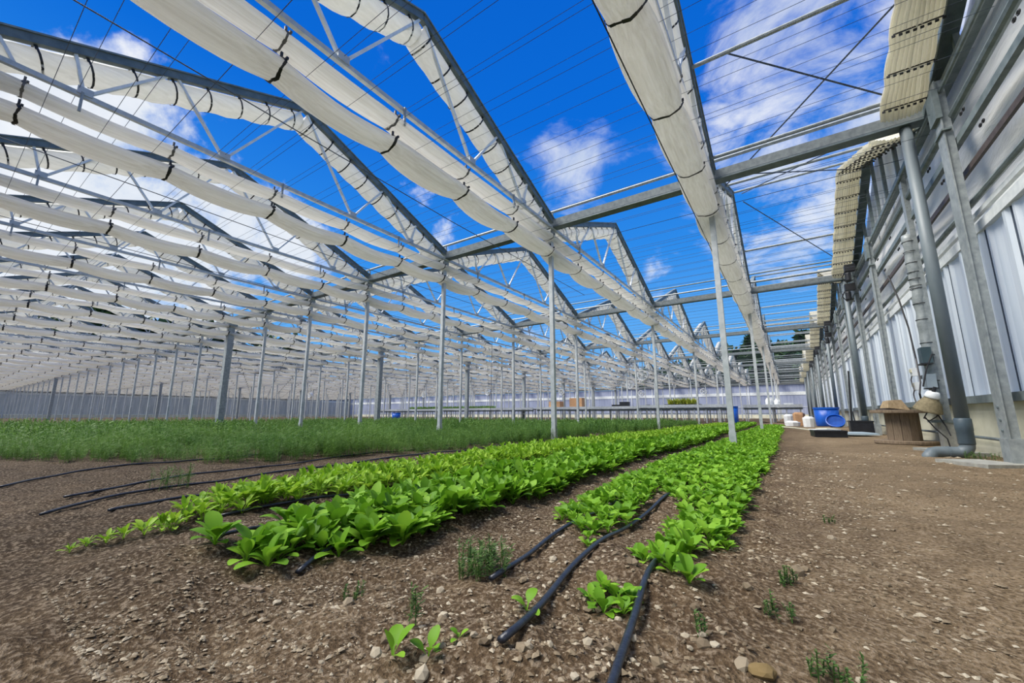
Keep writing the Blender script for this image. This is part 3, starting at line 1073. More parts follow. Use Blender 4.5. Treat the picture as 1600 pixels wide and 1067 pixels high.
def strap_mesh(w, h, rough, seed):
    rg = random.Random(seed)
    mb = MB()
    N = 18
    pts = []
    for k in range(N):
        a = 2 * PI * k / N
        jy = rg.uniform(-1, 1) * rough
        q = 1 + rg.uniform(-0.02, 0.05)
        pts.append((math.cos(a) * w * q, jy, math.sin(a) * h * q))
    for k in range(N):
        x0, y0, z0 = pts[k]
        x1, y1, z1 = pts[(k + 1) % N]
        wd = (0.009 if rough < 0.015 else 0.012) + rg.uniform(0, 0.010)
        mb.poly([(x0, y0 - wd, z0), (x0, y0 + wd, z0), (x1, y1 + wd, z1), (x1, y1 - wd, z1)], [(0, 1, 2, 3)])
    mb.box((w * 0.55, 0, h * 1.0 + 0.01), (0.02, 0.02, 0.05))
    mb.box((w * 0.95, 0.02, h * 0.45), (0.03, 0.02, 0.022))
    return mb


sl = [strap_mesh(0.166, 0.097, 0.014, s).mesh('strap', 'strap') for s in range(4)]
su = [strap_mesh(0.134, 0.076, 0.008, s + 9).mesh('strap', 'strap_grey') for s in range(4)]
ZL, ZU, OL, OU = 3.54, 3.82, -0.12, -0.08


def merged(w, h, rough, k0):
    out = MB()
    for k in range(k0, NS):
        m = strap_mesh(w, h, rough, k)
        out.poly([(x, y + VS + k * SP, z) for x, y, z in m.v], m.f)
    return out


slf0, suf0 = merged(0.166, 0.097, 0.016, 0).mesh('strap', 'strap'), merged(0.134, 0.076, 0.01, 0).mesh('strap', 'strap_grey')
slf1, suf1 = merged(0.166, 0.097, 0.016, 15).mesh('strap', 'strap'), merged(0.134, 0.076, 0.01, 15).mesh('strap', 'strap_grey')
rng = random.Random(5)
for i, u in enumerate(TU):
    for lay, (meshes, ms, f0, f1, z, o_) in enumerate(((lower, sl, slf0, slf1, ZL, OL), (upper, su, suf0, suf1, ZU, OU))):
        nm = ('lower', 'upper')[lay]
        if i < 8:
            lab = '%s white curtain roll under the truss on the %s frame line from the right wall' % (nm, ORD[i])
        else:
            lab = '%s white curtain roll on the distant %s truss line from the right wall' % (nm, ORD[i])
        t = thing('curtain_roll', lab, 'curtain', (u + o_, 0, z), 0, nm + ' thermal curtain rolls')
        link('curtain', meshes[i % 3], t)
        if i <= 4:
            for k in range(1, 15):
                link('strap', ms[(k + i) % 4], t, (0, VS + k * SP, 0))
            s_ = link('strap', f1, t)
            s_['kind'] = 'stuff'
        else:
            s_ = link('strap', f0, t)
            s_['kind'] = 'stuff'
# drive rope below the first roll
tag(MB().tube([(TU[0] - 0.26, VS, 3.40), (TU[0] - 0.26, 48, 3.40)], 0.006, 5).build('drive_rope', 'strap'),
    'thin dark rope running along under the curtain roll nearest the right wall', 'rope')

# ------------------------------------------------------------------ support wires across
wm = MB().tube([(LU, 0, 0), (WU - 0.1, 0, 0)], 0.0026, 4, False).mesh('support_wire', 'wire')
rw = random.Random(3)
v = 0.3
k = 0
while v < 49:
    o = link('support_wire', wm, None, (0, v, 3.70 + rw.uniform(-0.01, 0.01)))
    tag(o, 'thin dark wire stretched across the house under the upper curtains', 'wire', 'wires under the upper curtain layer')
    v2 = v + rw.uniform(0.12, 0.3)
    if (k % 2 == 0 or v < 15) and min(abs(v2 - q) for q in GUT) > 0.2:
        o = link('support_wire', wm, None, (0, v2, 4.06))
        tag(o, 'thin dark wire stretched across the house above the upper curtains', 'wire', 'wires above the upper curtain layer')
    v += 0.46
    k += 1
# bracing cables in the bay by the wall
CB = [((-0.2, 5.0, 4.84), (WU - 0.1, 6.35, 4.15)), ((0.9, 3.1, 5.35), (WU - 0.1, 6.4, 4.2)),
      ((-0.5, 7.4, 4.4), (WU - 0.2, 4.9, 4.75)), ((-0.4, 9.9, 5.4), (WU - 0.1, 6.7, 4.3)), ((-0.4, 10.1, 5.3), (WU - 0.1, 13.4, 4.3)), ((-0.3, 7.0, 4.3), (WU - 0.1, 10.0, 5.3))]
for a, b in CB:
    tag(MB().tube([a, b], 0.011, 5).build('bracing_cable', 'wire'), 'diagonal bracing cable in the roof bay beside the right wall', 'cable', 'bracing cables')
for i in (0, 1, 2):
    a, b = (TU[i + 1] - 0.6, -0.4, 3.45), (TU[i + 1] - 0.5, 9.0, 3.38)
    tag(MB().tube([a, ((a[0] + b[0]) / 2, 4.2, 3.36), b], 0.006, 5).build('power_cable', 'wire'), 'thin cable running along the bay between two curtain rolls', 'cable', 'cables between the curtain rolls')
tag(MB().tube([(-11.5, 15.2, 3.9), (-13.3, 17.5, 0.1)], 0.012, 5).build('bracing_cable', 'wire'), 'steep bracing cable running down to the field between posts', 'cable')
# circulation fans
fr = MB()
for r in (0.28, 0.24, 0.16, 0.07):
    fr.tube([(r * math.cos(a), 0, r * math.sin(a)) for a in np.linspace(0, 2 * PI, 19)], 0.012 if r > 0.2 else 0.006, 5, False)
for a in np.linspace(0, PI, 7)[:-1]:
    fr.tube([(-0.28 * math.cos(a), 0, -0.28 * math.sin(a)), (0.28 * math.cos(a), 0, 0.28 * math.sin(a))], 0.005, 4, False)
for s in (0, 0.2):
    pass
shr = MB()
N = 20
vs, fs = [], []
for k in range(N):
    a = 2 * PI * k / N
    vs += [(0.28 * math.cos(a), 0.0, 0.28 * math.sin(a)), (0.28 * math.cos(a), 0.22, 0.28 * math.sin(a))]
for k in range(N):
    p, q = 2 * k, 2 * ((k + 1) % N)
    fs.append((p, q, q + 1, p + 1))
shr.poly(vs, fs)
frm, shm = fr.mesh('guard', 'white'), shr.mesh('housing', 'white')
mot = MB().lathe([(0.05, 0), (0.07, 0.03), (0.07, 0.16), (0.04, 0.2)], 12, (0, 0.02, 0), Matrix.Rotation(-PI / 2, 3, 'X')).mesh('motor', 'steel_dark')
bl = MB()
for k in range(4):
    a = k * PI / 2
    bl.poly([(0.05 * math.cos(a), 0.08, 0.05 * math.sin(a)), (0.23 * math.cos(a - 0.25), 0.05, 0.23 * math.sin(a - 0.25)), (0.24 * math.cos(a + 0.35), 0.12, 0.24 * math.sin(a + 0.35))], [(0, 1, 2)])
blm = bl.mesh('blade', 'greybox')
fh = MB().bar((0, 0.1, 0.28), (0, 0.1, 1.5), 0.025, 0.025).mesh('hanger_rod', 'steel')
for fx, y, z in ((-8.0, 28.0, 2.46), (-11.5, 40, 2.6), (-5.4, 40, 2.4), (-7.2, 21.5, 2.5), (-17, 34, 2.5), (-24, 30, 2.5), (-33, 30, 2.45), (-44, 24, 2.4)):
    x = min(TU, key=lambda q: abs(q - fx))
    z = 2.5
    t = thing('circulation_fan', 'round white circulation fan hanging from the roof frame', 'fan', (x, y, z), 0.0, 'circulation fans')
    link('guard', frm, t)
    link('housing', shm, t)
    link('motor', mot, t)
    link('blade', blm, t)
    link('hanger_rod', fh, t)

# ------------------------------------------------------------------ growing benches at the far end
def bench(x0, x1, y, z, dep, lab, tray=False):
    t = thing('growing_bench', lab, 'bench', (x0, y, 0), 0, 'growing benches')
    L = x1 - x0
    MB().box((L / 2, dep / 2, z - 0.02), (L, dep, 0.03)).build('bench_top', 'bench', t)
    MB().box((L / 2, 0, z), (L, 0.04, 0.16)).build('front_rim', 'bench', t)
    MB().box((L / 2, 0.10, z - 0.15), (L, 0.06, 0.10)).build('support_beam', 'steel_dark', t)
    MB().box((L / 2, dep, z), (L, 0.04, 0.12)).build('rear_rim', 'bench', t)
    leg = MB().box((0, 0, z / 2 - 0.03), (0.05, 0.05, z - 0.06)).mesh('leg', 'bench')
    n = max(2, int(L / 0.62) + 1)
    for k in range(n):
        for yy in (0.12, dep - 0.12):
            link('leg', leg, t, (0.1 + (L - 0.2) * k / (n - 1), yy, 0))
    MB().tube([(0, 0.12, z * 0.55), (L, 0.12, z * 0.55)], 0.02, 6).build('brace_tube', 'steel_dark', t)
    MB().tube([(0, dep - 0.12, z * 0.55), (L, dep - 0.12, z * 0.55)], 0.02, 6).build('brace_tube', 'steel_dark', t)
    return t


bench(-2.2, 0.62, 27.0, 0.92, 1.6, 'short growing bench with white jugs near the right wall')
bench(-7.5, -2.5, 24.5, 0.92, 1.6, 'growing bench carrying a tray of yellow seedlings')
bench(-15.5, -7.8, 26.0, 0.90, 1.7, 'long growing bench carrying a cardboard box and black crates')
bench(-25.0, -15.8, 26.0, 0.88, 1.7, 'long growing bench carrying green seedlings before the fans')
bench(-34.0, -25.3, 26.0, 0.86, 1.7, 'growing bench farthest to the left over the dill field')
bench(-15.5, -3.0, 31.0, 0.92, 1.7, 'second row growing bench behind the seedling trays')


def carton(x, y, z, s, lab):
    t = thing('cardboard_box', lab, 'box', (x, y, z))
    MB().box((0, 0, s[2] / 2), s).build('carton', 'card', t)
    MB().box((0, 0, s[2] + 0.004), (s[0] * 0.98, 0.06, 0.006)).build('tape_strip', 'tan', t)


carton(-12.4, 26.5, 0.89, (0.95, 0.6, 0.70), 'large brown cardboard box on the long growing bench')
carton(-14.2, 26.7, 0.89, (0.9, 0.6, 0.50), 'lower brown cardboard box farther left on the long growing bench')


def crate_mb(w, d, h, t=0.015):
    c = MB()
    c.box((0, 0, 0.01), (w, d, 0.02))
    for s in (-1, 1):
        c.box((s * w / 2, 0, h / 2), (t, d, h))
        c.box((0, s * d / 2, h / 2), (w, t, h))
        c.box((s * w / 2, 0, h - 0.02), (t * 2.2, d, 0.03))
        c.box((0, s * d / 2, h - 0.02), (w, t * 2.2, 0.03))
    return c


def crate(x, y, z, w, d, h, lab, cat='crate', rz=0.0):
    t = thing('crate', lab, cat, (x, y, z), rz)
    c = crate_mb(w, d, h)
    c.build('shell', 'black', t)
    for s in (-1, 1):
        MB().box((s * (w / 2 + 0.012), 0, h * 0.72), (0.02, d * 0.3, 0.04)).build('handle', 'strap', t)


crate(-9.55, 26.5, 0.89, 0.5, 0.4, 0.20, 'low black crate on the long growing bench')
crate(-8.98, 26.5, 0.89, 0.55, 0.4, 0.38, 'taller black crate beside the low one on the growing bench')
tag(MB().lathe([(0.10, 0), (0.13, 0.02), (0.13, 0.10), (0.10, 0.12)], 12, (-7.0, 24.9, 0.91)).build('black_pot', 'black'), 'small black pot on the growing bench', 'pot')
# seedling tray with yellow green plants
t = thing('seedling_tray', 'black tray of yellow seedlings at the bench edge', 'tray', (-5.05, 25.0, 0.915))
MB().box((0, 0, 0.06), (1.9, 0.8, 0.12)).build('tray', 'black', t)


def tuft(n, r, h, w, seed, spread=0.6):
    rg = np.random.default_rng(seed)
    V, F = [], []
    for k in range(n):
        a = rg.uniform(0, 2 * PI)
        rr = r * math.sqrt(rg.random())
        bx, by = rr * math.cos(a), rr * math.sin(a)
        la = rg.uniform(0, 2 * PI)
        hh = h * rg.uniform(0.5, 1.1)
        le = spread * hh * rg.uniform(0.1, 1)
        tx, ty = bx + math.cos(la) * le, by + math.sin(la) * le
        sx, sy = -math.sin(la) * w, math.cos(la) * w
        mx, my = bx + math.cos(la) * le * 0.35, by + math.sin(la) * le * 0.35
        b = len(V)
        V += [(bx - sx * .5, by - sy * .5, 0), (bx + sx * .5, by + sy * .5, 0), (mx + sx, my + sy, hh * 0.6), (mx - sx, my - sy, hh * 0.6),
              (tx + sx * .2, ty + sy * .2, hh), (tx - sx * .2, ty - sy * .2, hh)]
        F += [(b, b + 1, b + 2, b + 3), (b + 3, b + 2, b + 4, b + 5)]
    return np.array(V), np.array(F)


for q in range(9):
    Vt, Ft = tuft(50, 0.12, 0.36, 0.02, 40 + q, 0.7)
    o = link('seedling', np_mesh('seedling', Vt, Ft, 'yellow_leaf'), None, (-5.75 + 0.17 * q, 25.0 + 0.1 * (q % 3 - 1), 1.02))
    tag(o, 'yellow green seedling growing in the black tray', 'seedling', 'yellow seedlings in the tray')
for q in range(16):
    Vt, Ft = tuft(120, 0.33, 0.30, 0.02, 80 + q, 0.6)
    o = link('seedling', np_mesh('seedling', Vt, Ft, 'dill'), None, (-29.5 + 0.62 * q, 26.7, 0.875))
    tag(o, 'green seedling patch on the long growing bench', 'seedling', 'green seedlings on the bench')


def jug(x, y, z, lab, s=1.0):
    t = thing('jug', lab, 'jug', (x, y, z))
    MB().lathe([(0.13 * s, 0), (0.15 * s, 0.02), (0.15 * s, 0.28 * s), (0.10 * s, 0.37 * s), (0.045 * s, 0.42 * s), (0.045 * s, 0.45 * s)], 14).build('body', 'white', t, True)
    MB().lathe([(0.05 * s, 0.45 * s), (0.05 * s, 0.49 * s)], 10).build('cap', 'white', t)
    MB().tube([(0.06 * s, 0, 0.42 * s), (0.14 * s, 0, 0.40 * s), (0.15 * s, 0, 0.28 * s)], 0.02 * s, 6).build('handle', 'white', t)


jug(-0.92, 27.4, 0.91, 'taller white jug on the short bench', 1.15)
jug(-0.55, 27.5, 0.91, 'smaller white jug on the short bench', 0.9)
t = thing('container', 'flat white container at the end of the short bench', 'container', (0.0, 27.5, 0.91))
MB().box((0, 0, 0.07), (0.42, 0.3, 0.14)).build('tub', 'white', t)
MB().box((0, 0, 0.15), (0.45, 0.33, 0.02)).build('lid', 'white', t)


def barrel(name, x, y, r, h, lab, cat):
    t = thing(name, lab, cat, (x, y, 0))
    MB().lathe([(r * 0.86, 0), (r * 0.92, 0.02), (r, h * 0.93)], 28).build('body', 'blue', t, True)
    MB().lathe([(r * 1.0, h * 0.90), (r * 1.05, h * 0.91), (r * 1.05, h), (r * 0.97, h * 1.0), (r * 0.93, h * 0.9)], 28).build('rim', 'blue', t)
    return t


barrel('blue_tub', 1.18, 20.0, 0.40, 0.72, 'large blue plastic tub by the right wall', 'tub')
barrel('blue_barrel', -2.3, 22.6, 0.24, 0.85, 'blue barrel standing under the growing bench edge', 'barrel')
barrel('blue_barrel', -29.6, 24.8, 0.38, 0.62, 'blue barrel in the dill beyond the long bench', 'barrel')
t = thing('round_cover', 'round blue lid leaning against the large blue tub', 'lid', (1.32, 18.6, 0.0))
R_ = Matrix.Rotation(0.9, 3, 'X') @ Matrix.Rotation(0.3, 3, 'Z')
MB().lathe([(0.27, -0.10), (0.28, 0.0), (0.255, 0.005), (0.245, -0.05)], 24, (0, 0, 0.24), R_).build('disc', 'blue', t)
MB().lathe([(0.24, -0.055), (0.24, -0.05)], 24, (0, 0, 0.24), R_).build('inner_face', 'blue', t)
t = thing('black_tub', 'square black tub by the foot of a drainpipe', 'tub', (1.42, 13.2, 0))
crate_mb(0.42, 0.42, 0.30).build('shell', 'black', t)
MB().bar((-0.08, 0, 0.05), (-0.12, 0.02, 0.52), 0.06, 0.02).build('scoop', 'black', t)
t = thing('black_crate', 'flat black crate with white sheets lying on the path', 'crate', (0.62, 10.75, 0.0), 0.15)
crate_mb(0.52, 0.42, 0.13).build('shell', 'black', t)
MB().box((-0.05, 0.05, 0.14), (0.44, 0.36, 0.015), 0.2).build('sheet', 'white', t)
MB().box((0.05, 0.22, 0.16), (0.3, 0.3, 0.012), 0.5).build('sheet', 'skirt', t)
tag(MB().box((1.0, 11.9, 0.025), (0.85, 0.95, 0.025), 0.25).box((1.05, 11.95, 0.045), (0.8, 0.8, 0.02), 0.22).build('ground_sheet', 'tarp'), 'grey blue board lying on the ground behind the cable spool', 'board')
t = thing('leaning_panel', 'tall grey panel leaning on the right wall', 'panel', (1.55, 16.2, 0))
MB().bar((0, 0, 0.1), (0.1, 0, 1.75), 0.35, 0.03, (1, 0, 0)).build('board', 'greybox', t)
MB().bar((-0.03, -0.17, 0.1), (0.07, -0.17, 1.77), 0.02, 0.04).build('edge_trim', 'strap', t)
for q, (x, y, s, mt, lab) in enumerate(((0.55, 18.6, (0.3, 0.3, 0.34), 'white', 'white bucket sized box beside the blue tub'), (0.3, 20.5, (0.34, 0.2, 0.5), 'card', 'brown carton leaning by the blue tub'),
                                        (0.05, 19.6, (0.4, 0.3, 0.16), 'white', 'crumpled white sack beside the brown carton'), (-0.05, 21.5, (0.3, 0.3, 0.42), 'white', 'white canister standing left of the carton'))):
    t = thing('storage_box', lab, 'box', (x, y, 0), 0.3 * q)
    MB().lathe([(s[0] * 0.6, 0), (s[0] * 0.66, s[2] * 0.9), (s[0] * 0.6, s[2])], 5 if mt == 'card' else 9).build('body', mt, t)
    MB().lathe([(s[0] * 0.5, s[2]), (s[0] * 0.4, s[2] + 0.04)], 9).build('top', mt, t)
tag(MB().tube([(-0.25, 15.6, 0.06), (0.1, 15.0, 0.05), (0.35, 14.0, 0.04), (0.6, 13.5, 0.03)], 0.02, 6).build('hose', 'skirt'), 'pale hose end lying on the path before the bench', 'hose')

# cable spool with a block on it
t = thing('cable_spool', 'weathered wooden cable spool standing on the path by the wall', 'cable spool', (1.46, 8.85, 0.0))
for z in (0.0, 0.47):
    d = MB().lathe([(0.37, z), (0.375, z + 0.01), (0.375, z + 0.045), (0.37, z + 0.05)], 28).build('lower_flange' if z == 0 else 'upper_flange', 'wood', t)
stave_m = MB().box((0.185, 0, 0.26), (0.025, 0.099, 0.42)).mesh('stave', 'wood')
for k in range(12):
    link('stave', stave_m, t, None, 2 * PI * k / 12)
t = thing('stone_block', 'angular tan block resting on the cable spool', 'block', (1.38, 8.8, 0.52), 0.4)
MB().poly([(-0.14, -0.11, 0.03), (0.14, -0.12, 0.0), (0.15, 0.10, 0.0), (-0.13, 0.11, 0.03), (-0.11, -0.08, 0.15), (0.07, -0.08, 0.16), (0.10, 0.07, 0.13), (-0.09, 0.08, 0.14)],
          [(0, 3, 2, 1), (4, 5, 6, 7), (0, 1, 5, 4), (1, 2, 6, 5), (2, 3, 7, 6), (3, 0, 4, 7)]).build('block', 'brick', t)
MB().box((0.0, 0.02, 0.012), (0.34, 0.24, 0.022)).build('backing', 'rope', t)
tag(MB().box((1.55, 7.15, 0.0), (0.35, 0.8, 0.05), 0.2).build('flagstone', 'concrete'), 'flat concrete slab on the ground beside the drainpipe elbow', 'slab')
tag(MB().box((1.45, 5.7, -0.01), (0.4, 0.5, 0.05), 0.5).build('flagstone', 'concrete'), 'broken flat slab at the foot of the right wall before the drainpipe', 'slab')

# ------------------------------------------------------------------ leafy crops
def leaf_geo(L, Wd, bend, tilt, pet=0.40, cup=0.22, n=8):
    """leaf along +x rising from the crown; returns verts and quads"""
    V, F = [], []
    x = z = 0.0
    ang = tilt
    ds = L / (n - 1)
    for i in range(n):
        t = i / (n - 1)
        if t < pet:
            w = Wd * (0.10 + 0.06 * t / pet)
        else:
            q = (t - pet) / (1 - pet)
            w = Wd * max(0.06, (max(0.0, 1 - (2 * (q ** 0.85) - 1) ** 2)) ** 0.55) if 0 < i < n - 1 else Wd * 0.22
        dz = cup * w * (0.5 if t < pet else 1)
        nxz = (-math.sin(ang), math.cos(ang))
        V += [(x + nxz[0] * dz, -w, z + nxz[1] * dz), (x, 0, z), (x + nxz[0] * dz, w, z + nxz[1] * dz)]
        x += math.cos(ang) * ds
        z += math.sin(ang) * ds
        ang -= bend / (n - 1)
    for i in range(n - 1):
        a = 3 * i
        F += [(a, a + 3, a + 4, a + 1), (a + 1, a + 4, a + 5, a + 2)]
    return np.array(V), np.array(F)


def rotz(V, a):
    c, s = math.cos(a), math.sin(a)
    R = np.array([[c, -s, 0], [s, c, 0], [0, 0, 1]])
    return V @ R.T


LEAFH = []
LEAFV = []                     # shared leaf meshes for the plants built leaf by leaf
for q, (tilt, bend) in enumerate(((1.45, 0.45), (1.3, 0.8), (1.15, 1.0), (1.0, 1.2), (0.75, 1.1), (1.35, 1.35))):
    LEAFV.append(leaf_geo(1.0, 0.19 + 0.02 * (q % 3), bend, tilt, n=6))
    LEAFH.append(leaf_geo(1.0, 0.19 + 0.02 * (q % 3), bend, tilt, n=10))
LEAFM = [np_mesh('leaf', V, F, 'leaf') for V, F in LEAFH]
LEAFML = [np_mesh('leaf', V * np.array([1, 0.8, 1]), F, 'leaf_light') for V, F in LEAFH]


def plant_spec(seed, n, L):
    rg = random.Random(seed)
    out = []
    for k in range(n):
        a = k * 2.399 + rg.uniform(-0.3, 0.3)
        f = k / max(1, n - 1)          # outer to inner
        li = rg.choice((3, 4, 2)) if f < 0.4 else rg.choice((0, 1, 2, 5))
        out.append((li, a, L * rg.uniform(0.75, 1.1) * (0.8 if f < 0.15 else 1.0)))
    return out


def plant_np(seed, n, L, narrow=1.0):
    Vs, Fs, b = [], [], 0
    for li, a, s in plant_spec(seed, n, L):
        V, F = LEAFV[li]
        V = rotz(V * np.array([s, s * narrow, s]), a)
        Vs.append(V)
        Fs.append(F + b)
        b += len(V)
    return np.concatenate(Vs), np.concatenate(Fs)


VAR = {'right': [plant_np(100 + k, 10, 0.074) for k in range(7)], 'mid': [plant_np(200 + k, 12, 0.118) for k in range(7)],
       'left': [plant_np(300 + k, 12, 0.105, 0.6) for k in range(7)]}
MESHV = {k: [np_mesh('plant', V, F, 'leaf_light' if k == 'left' else 'leaf') for V, F in vv] for k, vv in VAR.items()}
SPEC = {'right': (100, 10, 0.074), 'mid': (200, 12, 0.118), 'left': (300, 12, 0.105)}

rg = np.random.default_rng(21)
plants = []                    # (dist, bed, x, y, scale)


def row(bed, x, y0, y1, step, jx=0.02, x_end=None):
    y = y0
    while y < y1:
        xx = x + rg.normal(0, jx)
        sc = rg.uniform(0.8, 1.2) * (1.0 if y < 4 else 1.12)
        if y - y0 < 0.15:
            sc *= 0.85
        plants.append((math.hypot(xx, y), bed, xx, y + rg.normal(0, step * 0.25), sc))
        y += step * (0.8 if y < 4 else 1.15 if y < 9 else 1.8)


for x, y0 in ((-0.93, 1.95), (-0.87, 1.66), (-0.80, 1.60), (-0.72, 1.55), (-0.66, 1.50)):
    row('right', x, y0, 18.5, 0.062)
row('right', -0.57, 2.3, 18.5, 0.075)
row('right', -0.50, 2.2, 18.5, 0.075)
for x, y0 in ((-0.43, 1.75), (-0.37, 1.24), (-0.31, 1.20), (-0.25, 1.55)):
    row('right', x, y0, 18.5, 0.062)
for dx, dy, s in ((-0.04, -0.03, 0.75), (-0.08, 0.0, 0.65), (0.0, -0.01, 0.7), (-0.035, 0.04, 0.8), (-0.07, 0.045, 0.7), (0.0, 0.045, 0.7)):
    plants.append((0.5, 'right', -0.355 + dx, 0.98 + dy, s))
for x, y, s in ((-0.62, 1.38, 0.6), (-0.60, 1.33, 0.5), (-0.43, 1.30, 0.55)):
    plants.append((0.9, 'right', x, y, s))
for x, y0 in ((-1.30, 0.66), (-1.38, 0.60), (-1.46, 0.62), (-1.27, 1.0), (-1.54, 0.80), (-1.62, 1.0), (-1.70, 1.15), (-1.78, 1.4)):
    row('mid', x, y0, 20.5, 0.085 if y0 < 1.2 else 0.11, 0.025)
for x, y0 in ((-2.13, 0.72), (-2.20, 0.72), (-2.28, 0.80), (-2.36, 0.85), (-2.44, 0.95), (-2.54, 1.1), (-2.64, 1.3), (-2.74, 1.7)):
    row('left', x, y0, 19.5, 0.075, 0.025)
for x, y, s in ((-2.01, 0.36, 0.35), (-2.02, 0.40, 0.4), (-2.03, 0.45, 0.5), (-2.05, 0.50, 0.6), (-2.06, 0.56, 0.75), (-2.09, 0.62, 0.8), (-2.10, 0.66, 0.8), (-2.14, 0.66, 0.7)):
    plants.append((2.0, 'left', x, y, s))
plants.sort(key=lambda p: p[0] / {'right': 1.0, 'mid': 1.35, 'left': 0.9}[p[1]])
LABEL = {'right': 'small leafy green plant in the crop bed nearest the dirt path', 'mid': 'large leafy green plant in the middle crop bed',
         'left': 'light green narrow leaved plant in the crop bed next to the dill'}
ps = np.array([[p[2], p[3]] for p in plants])
PZ = gz(ps[:, 0], ps[:, 1])
stuffV = {k: [] for k in VAR}
stuffF = {k: [] for k in VAR}
stuffN = {k: 0 for k in VAR}
NLEAF, NIND = 90, 300
for n, (d, bed, x, y, s) in enumerate(plants):
    z = float(PZ[n]) - 0.004
    a = rg.uniform(0, 2 * PI)
    if n < NIND:
        lone = bed == 'right' and y < 1.06
        lab = 'leafy seedling in the lone clump between the black drip tapes' if lone else LABEL[bed]
        grp = {'right': 'plants of the bed by the path', 'mid': 'plants of the middle bed', 'left': 'plants of the bed by the dill'}[bed]
        if lone:
            grp = 'lone clump of seedlings'
        if n < NLEAF:
            t = thing('leafy_plant', lab, 'plant', (x, y, z), a, grp)
            s0, cnt, L = SPEC[bed]
            for li, az, sc in plant_spec(s0 + n * 13, cnt, L * s):
                link('leaf', (LEAFML if bed == 'left' else LEAFM)[li], t, (0, 0, 0), az, (sc, sc * (0.7 if bed == 'left' else 1.0), sc))
        else:
            o = link('leafy_plant', MESHV[bed][n % 7], None, (x, y, z), a, s)
            tag(o, lab, 'plant', grp)
    else:
        V, F = VAR[bed][n % 7]
        V = rotz(V * s, a) + np.array([x, y, z])
        stuffF[bed].append(F + stuffN[bed])
        stuffN[bed] += len(V)
        stuffV[bed].append(V)
for bed in VAR:
    if stuffV[bed]:
        o = link('leafy_crop', np_mesh('leafy_crop', np.concatenate(stuffV[bed]), np.concatenate(stuffF[bed]), 'leaf_light' if bed == 'left' else 'leaf'))
        tag(o, {'right': 'dense leafy greens receding along the bed nearest the path', 'mid': 'dense leafy greens receding along the middle bed',
                'left': 'dense light green leaves receding along the bed next to the dill'}[bed], 'crop', None, 'stuff')

# dill field
def feather(n, h, w, seed, base=0.07, m=11):
    """upright stems with fine side threads"""
    rg_ = np.random.default_rng(seed)
    V, F = [], []
    for k in range(n):
        a = rg_.uniform(0, 2 * PI)
        rr = base * math.sqrt(rg_.random())
        p = np.array([rr * math.cos(a), rr * math.sin(a), 0.0])
        la = rg_.uniform(0, 2 * PI)
        hh = h * rg_.uniform(0.55, 1.05)
        lean = np.array([math.cos(la), math.sin(la), 0]) * hh * rg_.uniform(0.05, 0.45)
        for q in range(m):
            t = 0.25 + 0.75 * q / (m - 1)
            c = p + lean * t * t + np.array([0, 0, hh * t])
            for _ in range(2):
                b_ = rg_.uniform(0, 2 * PI)
                L = hh * rg_.uniform(0.12, 0.30) * (1.15 - 0.5 * t)
                e = c + np.array([math.cos(b_) * L, math.sin(b_) * L, L * rg_.uniform(-0.1, 0.7)])
                s_ = np.array([-math.sin(b_), math.cos(b_), 0.4]) * w
                b0 = len(V)
                V += [c - s_, c + s_, e + s_ * 0.6, e - s_ * 0.6]
                F.append((b0, b0 + 1, b0 + 2, b0 + 3))
        s_ = np.array([-math.sin(la), math.cos(la), 0]) * w * 0.8
        e = p + lean + np.array([0, 0, hh])
        b0 = len(V)
        V += [p - s_, p + s_, e + s_, e - s_]
        F.append((b0, b0 + 1, b0 + 2, b0 + 3))
    return np.array(V), np.array(F)


dv = [feather(9, 0.26, 0.0022, 500 + k) for k in range(6)]
dv2 = [feather(7, 0.27, 0.008, 600 + k, 0.2, 6) for k in range(6)]


def scatter(name, items, variants, mat, lab, cat):
    Vs, Fs, b = [], [], 0
    for x, y, s, k in items:
        V, F = variants[k % len(variants)]
        V = rotz(V * s, random.uniform(0, 6.28)) + np.array([x, y, float(gz(x, y)) - 0.005])
        Vs.append(V)
        Fs.append(F + b)
        b += len(V)
    o = link(name, np_mesh(name, np.concatenate(Vs), np.concatenate(Fs), mat))
    return tag(o, lab, cat, None, 'stuff')


def dill_front(u):              # first v with dill at transverse position u
    return 1.75 + 0.50 * min(0.0, u + 4.2) + 0.7 * vn1(u * 1.7, 3.3) + max(0.0, u + 4.4) * 2.2


near_d, far_d = [], []
u = -3.55
while u > -24:
    v_ = max(dill_front(u), 0.077 * -u - 0.6)
    if u > -8.5:
        du = 0.12
    else:
        du = 0.26
    while v_ < 21:
        dist = math.hypot(u, v_)
        st_ = 0.13 if dist < 9 else 0.30
        dens = 0.80 if (vn1(u * 0.9 + 20, v_ * 0.35) > -0.22) else 0.35
        if rg.random() < dens:
            s = rg.uniform(0.65, 1.1) * (0.95 + 0.7 * vn1(u * 1.1 + 7, v_ * 1.1)) * (0.8 if v_ - dill_front(u) < 0.3 else 1.0)
            (near_d if dist < 9 else far_d).append((u + rg.normal(0, 0.04), v_ + rg.normal(0, 0.05), s, int(rg.integers(6))))
        v_ += st_
    u -= du
scatter('dill_crop', near_d, dv, 'dill', 'feathery dark green dill at the front of the field', 'crop')
scatter('dill_crop', far_d, dv2, 'dill', 'feathery dark green dill filling the field towards the left wall', 'crop')

